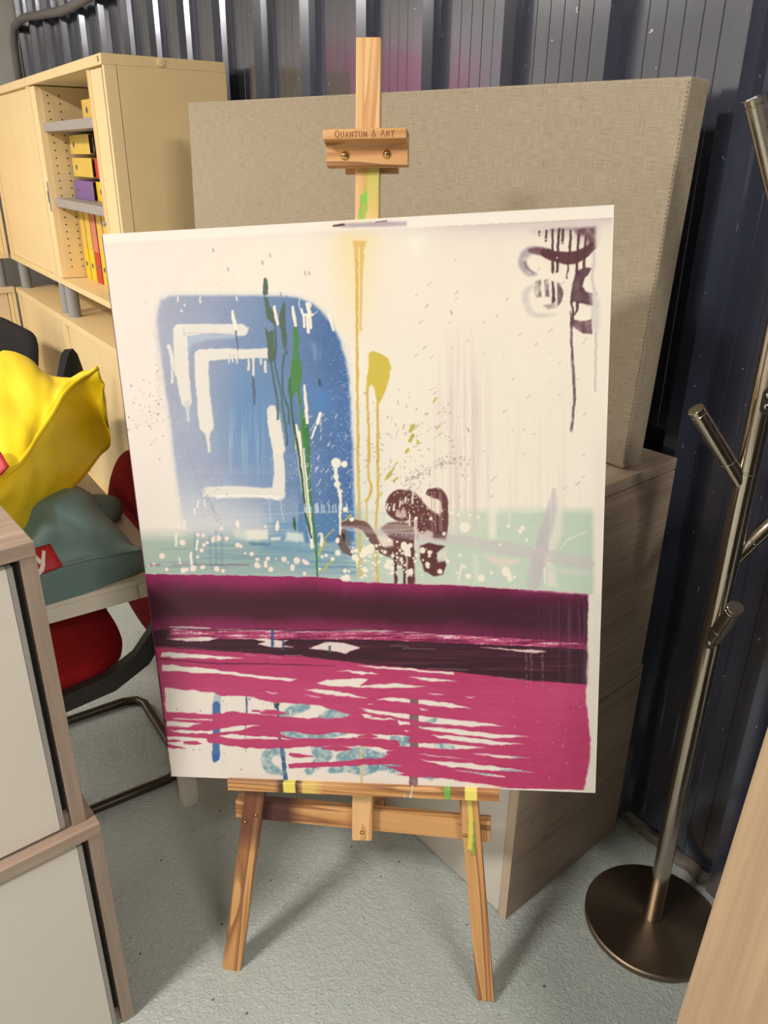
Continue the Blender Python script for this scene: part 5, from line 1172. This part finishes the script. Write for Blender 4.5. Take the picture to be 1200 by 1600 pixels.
# ledge
LR = Matrix.Translation((0, .5195, 0)) @ Matrix.Rotation(math.radians(4.15), 4, 'Z')
led = MB(); cols = 200
def ledge_paint(x, y):
    if -.150 < x < -.126: return ((226, 212, 96), .9)
    if -.166 < x < -.112: return ((62, 34, 30), .9 * step(-.166, -.156, x) * (1 - step(-.122, -.112, x)))
    if -.112 <= x < -.07: return ((222, 196, 100), .7 * (1 - step(-.09, -.07, x)))
    if .157 < x < .171: return ((106, 172, 74), .9)
    if .196 < x < .221: return ((232, 218, 110), .92)
    if .0855 < x - (y + .01) * .35 < .0885 and y < -.002: return ((232, 228, 220), .9)
    if .096 < x - (y + .01) * .2 < .099: return ((232, 228, 220), .8)
led_v = []
prof_l = [(-.0225, .001), (-.0215, .0425), (-.0205, .0435), (-.001, .0435), (0, .0425), (0, .001)]     # (y, z) of the ledge section
for i in range(cols + 1):
    x = -.2597 + .5200 * i / cols; led_v.append([led.bm.verts.new((x, y, z)) for y, z in prof_l])
for a, b in zip(led_v[:-1], led_v[1:]):
    for k in range(6): led.bm.faces.new((a[k], a[(k + 1) % 6], b[(k + 1) % 6], b[k]))
led.bm.faces.new(led_v[0]); led.bm.faces.new(led_v[-1][::-1])
o = led.build('ledge', M['pine_x'], es); daubed(o, ledge_paint); o.matrix_local = LR
# top clamp with routed lip and branded words
CLM = Matrix.Translation((-.0182, 1.6205, 0)) @ Matrix.Rotation(math.radians(1.6), 4, 'Z')
mb = MB(); sec = [(-.0155, .001), (-.0155, .020), (-.0135, .022), (.010, .022), (.0145, .025), (.017, .034), (.018, .046), (.0195, .048), (.031, .048), (.0335, .046), (.0335, .001)]
A_ = [mb.bm.verts.new((-.0635, y, z)) for y, z in sec]; B_ = [mb.bm.verts.new((.0635, y, z)) for y, z in sec]; n = len(sec)
for k in range(n): mb.bm.faces.new((A_[k], A_[(k + 1) % n], B_[(k + 1) % n], B_[k]))
mb.bm.faces.new(A_); mb.bm.faces.new(B_[::-1])
cl = mb.build('top_clamp', M['pine_x'], es); daubed(cl); cl.matrix_local = CLM
bv = cl.modifiers.new('edge', 'BEVEL'); bv.width = .0015; bv.segments = 2; bv.limit_method = 'ANGLE'
o = MB().box(-.042, .044, -.020, -.0, -.035, -.0205, .002).build('clamp_back_plate', M['pine_x'], cl); daubed(o)
screw(-.0335, .0, .022, cl, .0066); screw(.0315, .001, .022, cl, .0066)
# letters: strokes on a 5 x 7 cell with serifs
GL = {'Q': [((2.5, 7), (1, 6.2), (.3, 3.5), (1, .8), (2.5, 0), (4, .8), (4.7, 3.5), (4, 6.2), (2.5, 7)), ((2.6, .6), (3.8, -.8), (5.4, -1.4))],
      'U': [((.5, 7), (.5, 2), (1.3, .3), (2.5, 0), (3.8, .4), (4.4, 2), (4.4, 7)), ((-.2, 7), (1.2, 7)), ((3.7, 7), (5.1, 7))],
      'A': [((.3, 0), (2.5, 7), (4.7, 0)), ((1.2, 2.6), (3.8, 2.6)), ((-.3, 0), (1, 0)), ((4, 0), (5.3, 0))],
      'N': [((.6, 0), (.6, 7), (4.4, 0), (4.4, 7)), ((-.1, 0), (1.3, 0)), ((-.1, 7), (.8, 7)), ((3.7, 7), (5.1, 7))],
      'T': [((2.5, 0), (2.5, 7)), ((.1, 6), (.1, 7), (4.9, 7), (4.9, 6)), ((1.7, 0), (3.3, 0))],
      'M': [((.5, 0), (.8, 7), (2.6, 1), (4.6, 7), (5, 0)), ((-.1, 0), (1.1, 0)), ((4.3, 0), (5.7, 0))],
      '&': [((4.8, 3.6), (3.6, .8), (2, 0), (.6, .6), (.5, 2.2), (3, 4.6), (3.2, 6.2), (2.2, 7), (1.3, 6), (1.8, 4.4), (5, 0))],
      'R': [((.7, 0), (.7, 7), (3.2, 7), (4.2, 6), (4.1, 4.4), (3, 3.6), (.7, 3.6)), ((2.4, 3.6), (4.9, 0)), ((0, 0), (1.4, 0)), ((4.3, 0), (5.4, 0))]}
mb = MB(); x = -.0445
for wd, big in (('QUANTUM', 1), (' ', 0), ('&', 2), (' ', 0), ('ART', 1)):
    if wd == ' ': x += .0052; continue
    for i, ch in enumerate(wd):
        u = .00132 if (i == 0 or big == 2) else .00104
        for st in GL[ch]: 
            for (a, b), (c, d) in zip(st[:-1], st[1:]):
                L = math.hypot(c - a, d - b) * u; nx, ny = -(d - b) * u / L * .00042, (c - a) * u / L * .00042
                if abs(c - a) < .3 * abs(d - b): nx *= 1.5
                p = [(x + a * u + nx, .0215 + b * u + ny), (x + c * u + nx, .0215 + d * u + ny), (x + c * u - nx, .0215 + d * u - ny), (x + a * u - nx, .0215 + b * u - ny)]
                mb.prism(p, .0478, .0483)
        x += u * 6.1 + .0006
mb.build('branded_words', M['burn'], cl)

# ================================================================ the abstract painting
NU, NV = 760, 940; PW, PH, PT = .8098, 1.0058, .032
u, v = np.meshgrid(np.linspace(0, 1, NU), np.linspace(0, 1, NV))           # v downwards
src = np.array([(0, 0), (1, 0), (1, 1), (0, 1)], float); dst = np.array([(168, 367), (967, 321), (929, 1238), (268, 1212)], float)
rowsA = []
for (a, b), (x, y) in zip(src, dst): rowsA += [[a, b, 1, 0, 0, 0, -x * a, -x * b, -x], [0, 0, 0, a, b, 1, -y * a, -y * b, -y]]
Hm = np.linalg.svd(np.array(rowsA))[2][-1].reshape(3, 3)                   # digitised sheet -> canvas plane
den = Hm[2, 0] * u + Hm[2, 1] * v + Hm[2, 2]
colr, hgt = paint_picture((Hm[0, 0] * u + Hm[0, 1] * v + Hm[0, 2]) / den, (Hm[1, 0] * u + Hm[1, 1] * v + Hm[1, 2]) / den)
lin = np.where(colr <= .04045, colr / 12.92, ((np.clip(colr, 0, 1) + .055) / 1.055) ** 2.4) * .90
co = np.stack([u * PW, (1 - v) * PH, PT + hgt * .0005], -1).reshape(-1, 3)
idx = np.arange(NU * NV).reshape(NV, NU)
quads = np.stack([idx[1:, :-1], idx[1:, 1:], idx[:-1, 1:], idx[:-1, :-1]], -1).reshape(-1, 4)
rim = np.concatenate([idx[-1, ::8], idx[-1, -1:], idx[::-8, -1][1:], idx[:1, -1], idx[0, ::-8][1:], idx[0, :1], idx[::8, 0][1:]])
me = bpy.data.meshes.new('painted_face')
me.vertices.add(len(co)); me.vertices.foreach_set('co', co.astype(np.float32).ravel())
me.loops.add(quads.size); me.loops.foreach_set('vertex_index', quads.astype(np.int32).ravel())
me.polygons.add(len(quads)); me.polygons.foreach_set('loop_start', np.arange(0, quads.size, 4, dtype=np.int32)); me.polygons.foreach_set('use_smooth', np.ones(len(quads), bool))
at = me.color_attributes.new('Col', 'FLOAT_COLOR', 'POINT'); rgba = np.ones((len(co), 4), np.float32); rgba[:, :3] = lin.reshape(-1, 3); at.data.foreach_set('color', rgba.ravel())
me.update(); me.validate(); me.materials.append(M['paint'])
pt = empty('abstract_painting', label='abstract painting with blue arch, magenta band and drips standing on the easel', cat='painting')
PM = EM @ Matrix.Translation((-.3758, .4907, .0008)) @ Matrix.Rotation(math.atan2(.0596, .8076), 4, 'Z')
pt.matrix_world = PM
link(bpy.data.objects.new('painted_face', me), pt)
mb = MB(); e = .0004
mb.box(0, .03, 0, PH, 0, PT - .001).box(PW - .03, PW, 0, PH, 0, PT - .001).box(.03, PW - .03, 0, .03, 0, PT - .001).box(.03, PW - .03, PH - .03, PH, 0, PT - .001)
mb.build('stretcher_frame', plain('stretcher_pine', (206, 170, 120), .6), pt)
MB().box(.03, PW - .03, .03, PH - .03, PT - .004, PT - .0025).build('canvas_back', M['linen'], pt)
for nm, q, m in (('left_canvas_edge', (-.0012, 0, 0, PH, 0, PT + .0002), 'edge_purple'), ('right_canvas_edge', (PW, PW + .0012, 0, PH, 0, PT + .0002), 'white_thread'), ('top_canvas_edge', (-.0012, PW + .0012, PH, PH + .0012, 0, PT + .0002), 'white_thread'), ('bottom_canvas_edge', (-.0012, PW + .0012, -.0006, 0, 0, PT + .0002), 'white_thread')):
    MB().box(*q).build(nm, M[m], pt)

# ================================================================ coat rack
RB = (-.697, 1.236, 0)
cr = empty('coat_rack', RB, 0, 'brushed steel coat rack with branching pegs and round foot by the cladding', 'coat rack')
MB().lathe([(0, 0), (.146, 0), (.150, .003), (.150, .015), (.147, .018), (.022, .019), (.020, .022), (0, .022)], 96).build('round_foot', M['steel_base'], cr, True, 30)
pole = MB().lathe([(0, .019), (.0192, .019), (.0192, 1.113), (.0184, 1.114), (.0184, 1.117), (.0192, 1.118), (.0192, 1.60), (.0182, 1.602), (0, 1.602)], 40).build('pole', M['steel_z'], cr, True, 35)
RT_, FW_ = Vector((.563, .826, 0)), Vector((-.826, .563, 0))              # picture right, away from the viewer
def peg(z, ang, L, tilt, r=.0145, z_name=None):
    """ang: 0 = picture right, 90 = away from the viewer"""
    d = (RT_ * math.cos(math.radians(ang)) + FW_ * math.sin(math.radians(ang))) * math.sin(math.radians(tilt)) + Vector((0, 0, math.cos(math.radians(tilt))))
    q = d.to_track_quat('Z', 'Y').to_matrix().to_4x4(); Mx = Matrix.Translation(Vector((0, 0, z))) @ q
    o = MB().lathe([(0, .0), (r, .0), (r, .060), (r * .95, .061), (r * .95, .063), (r, .064), (r, L - .012), (r * .94, L - .011), (r * .94, L - .009), (r, L - .008), (r, L - .001), (r * .93, L), (0, L)], 28, M=Mx).build('peg', M['steel_z'], cr, True, 35)
    h = Vector((-d.x, -d.y, 0)).normalized(); return o
def screw_pocket(z, ang):
    a = math.radians(ang); d = RT_ * math.cos(a) + FW_ * math.sin(a); Mx = Matrix.Translation(Vector((0, 0, z)) + d * .0180) @ d.to_track_quat('Z', 'Y').to_matrix().to_4x4()
    pts = [(.0105 * math.cos(t), .0125 * math.sin(t) + (.011 if math.sin(t) > 0 else -.011)) for t in [2 * math.pi * k / 24 for k in range(24)]]
    o = MB().prism([(x, y) for x, y in pts], 0, .0022, Mx).build('screw_pocket', M['black_plastic'], cr)
    for yy in (-.0095, .0095): MB().lathe([(0, .0045), (.003, .0045), (.006, .003), (.0066, 0), (0, 0)], 14, (0, yy, .002), None).build('screw', M['steel_z'], o, True).matrix_local = Mx
peg(1.085, 180, .178, 38); peg(.93, 0, .178, 36); peg(.765, -97, .150, 33); peg(1.46, 180, .25, 25); peg(1.30, 60, .19, 36)
screw_pocket(1.246, -95); screw_pocket(.785, -120)
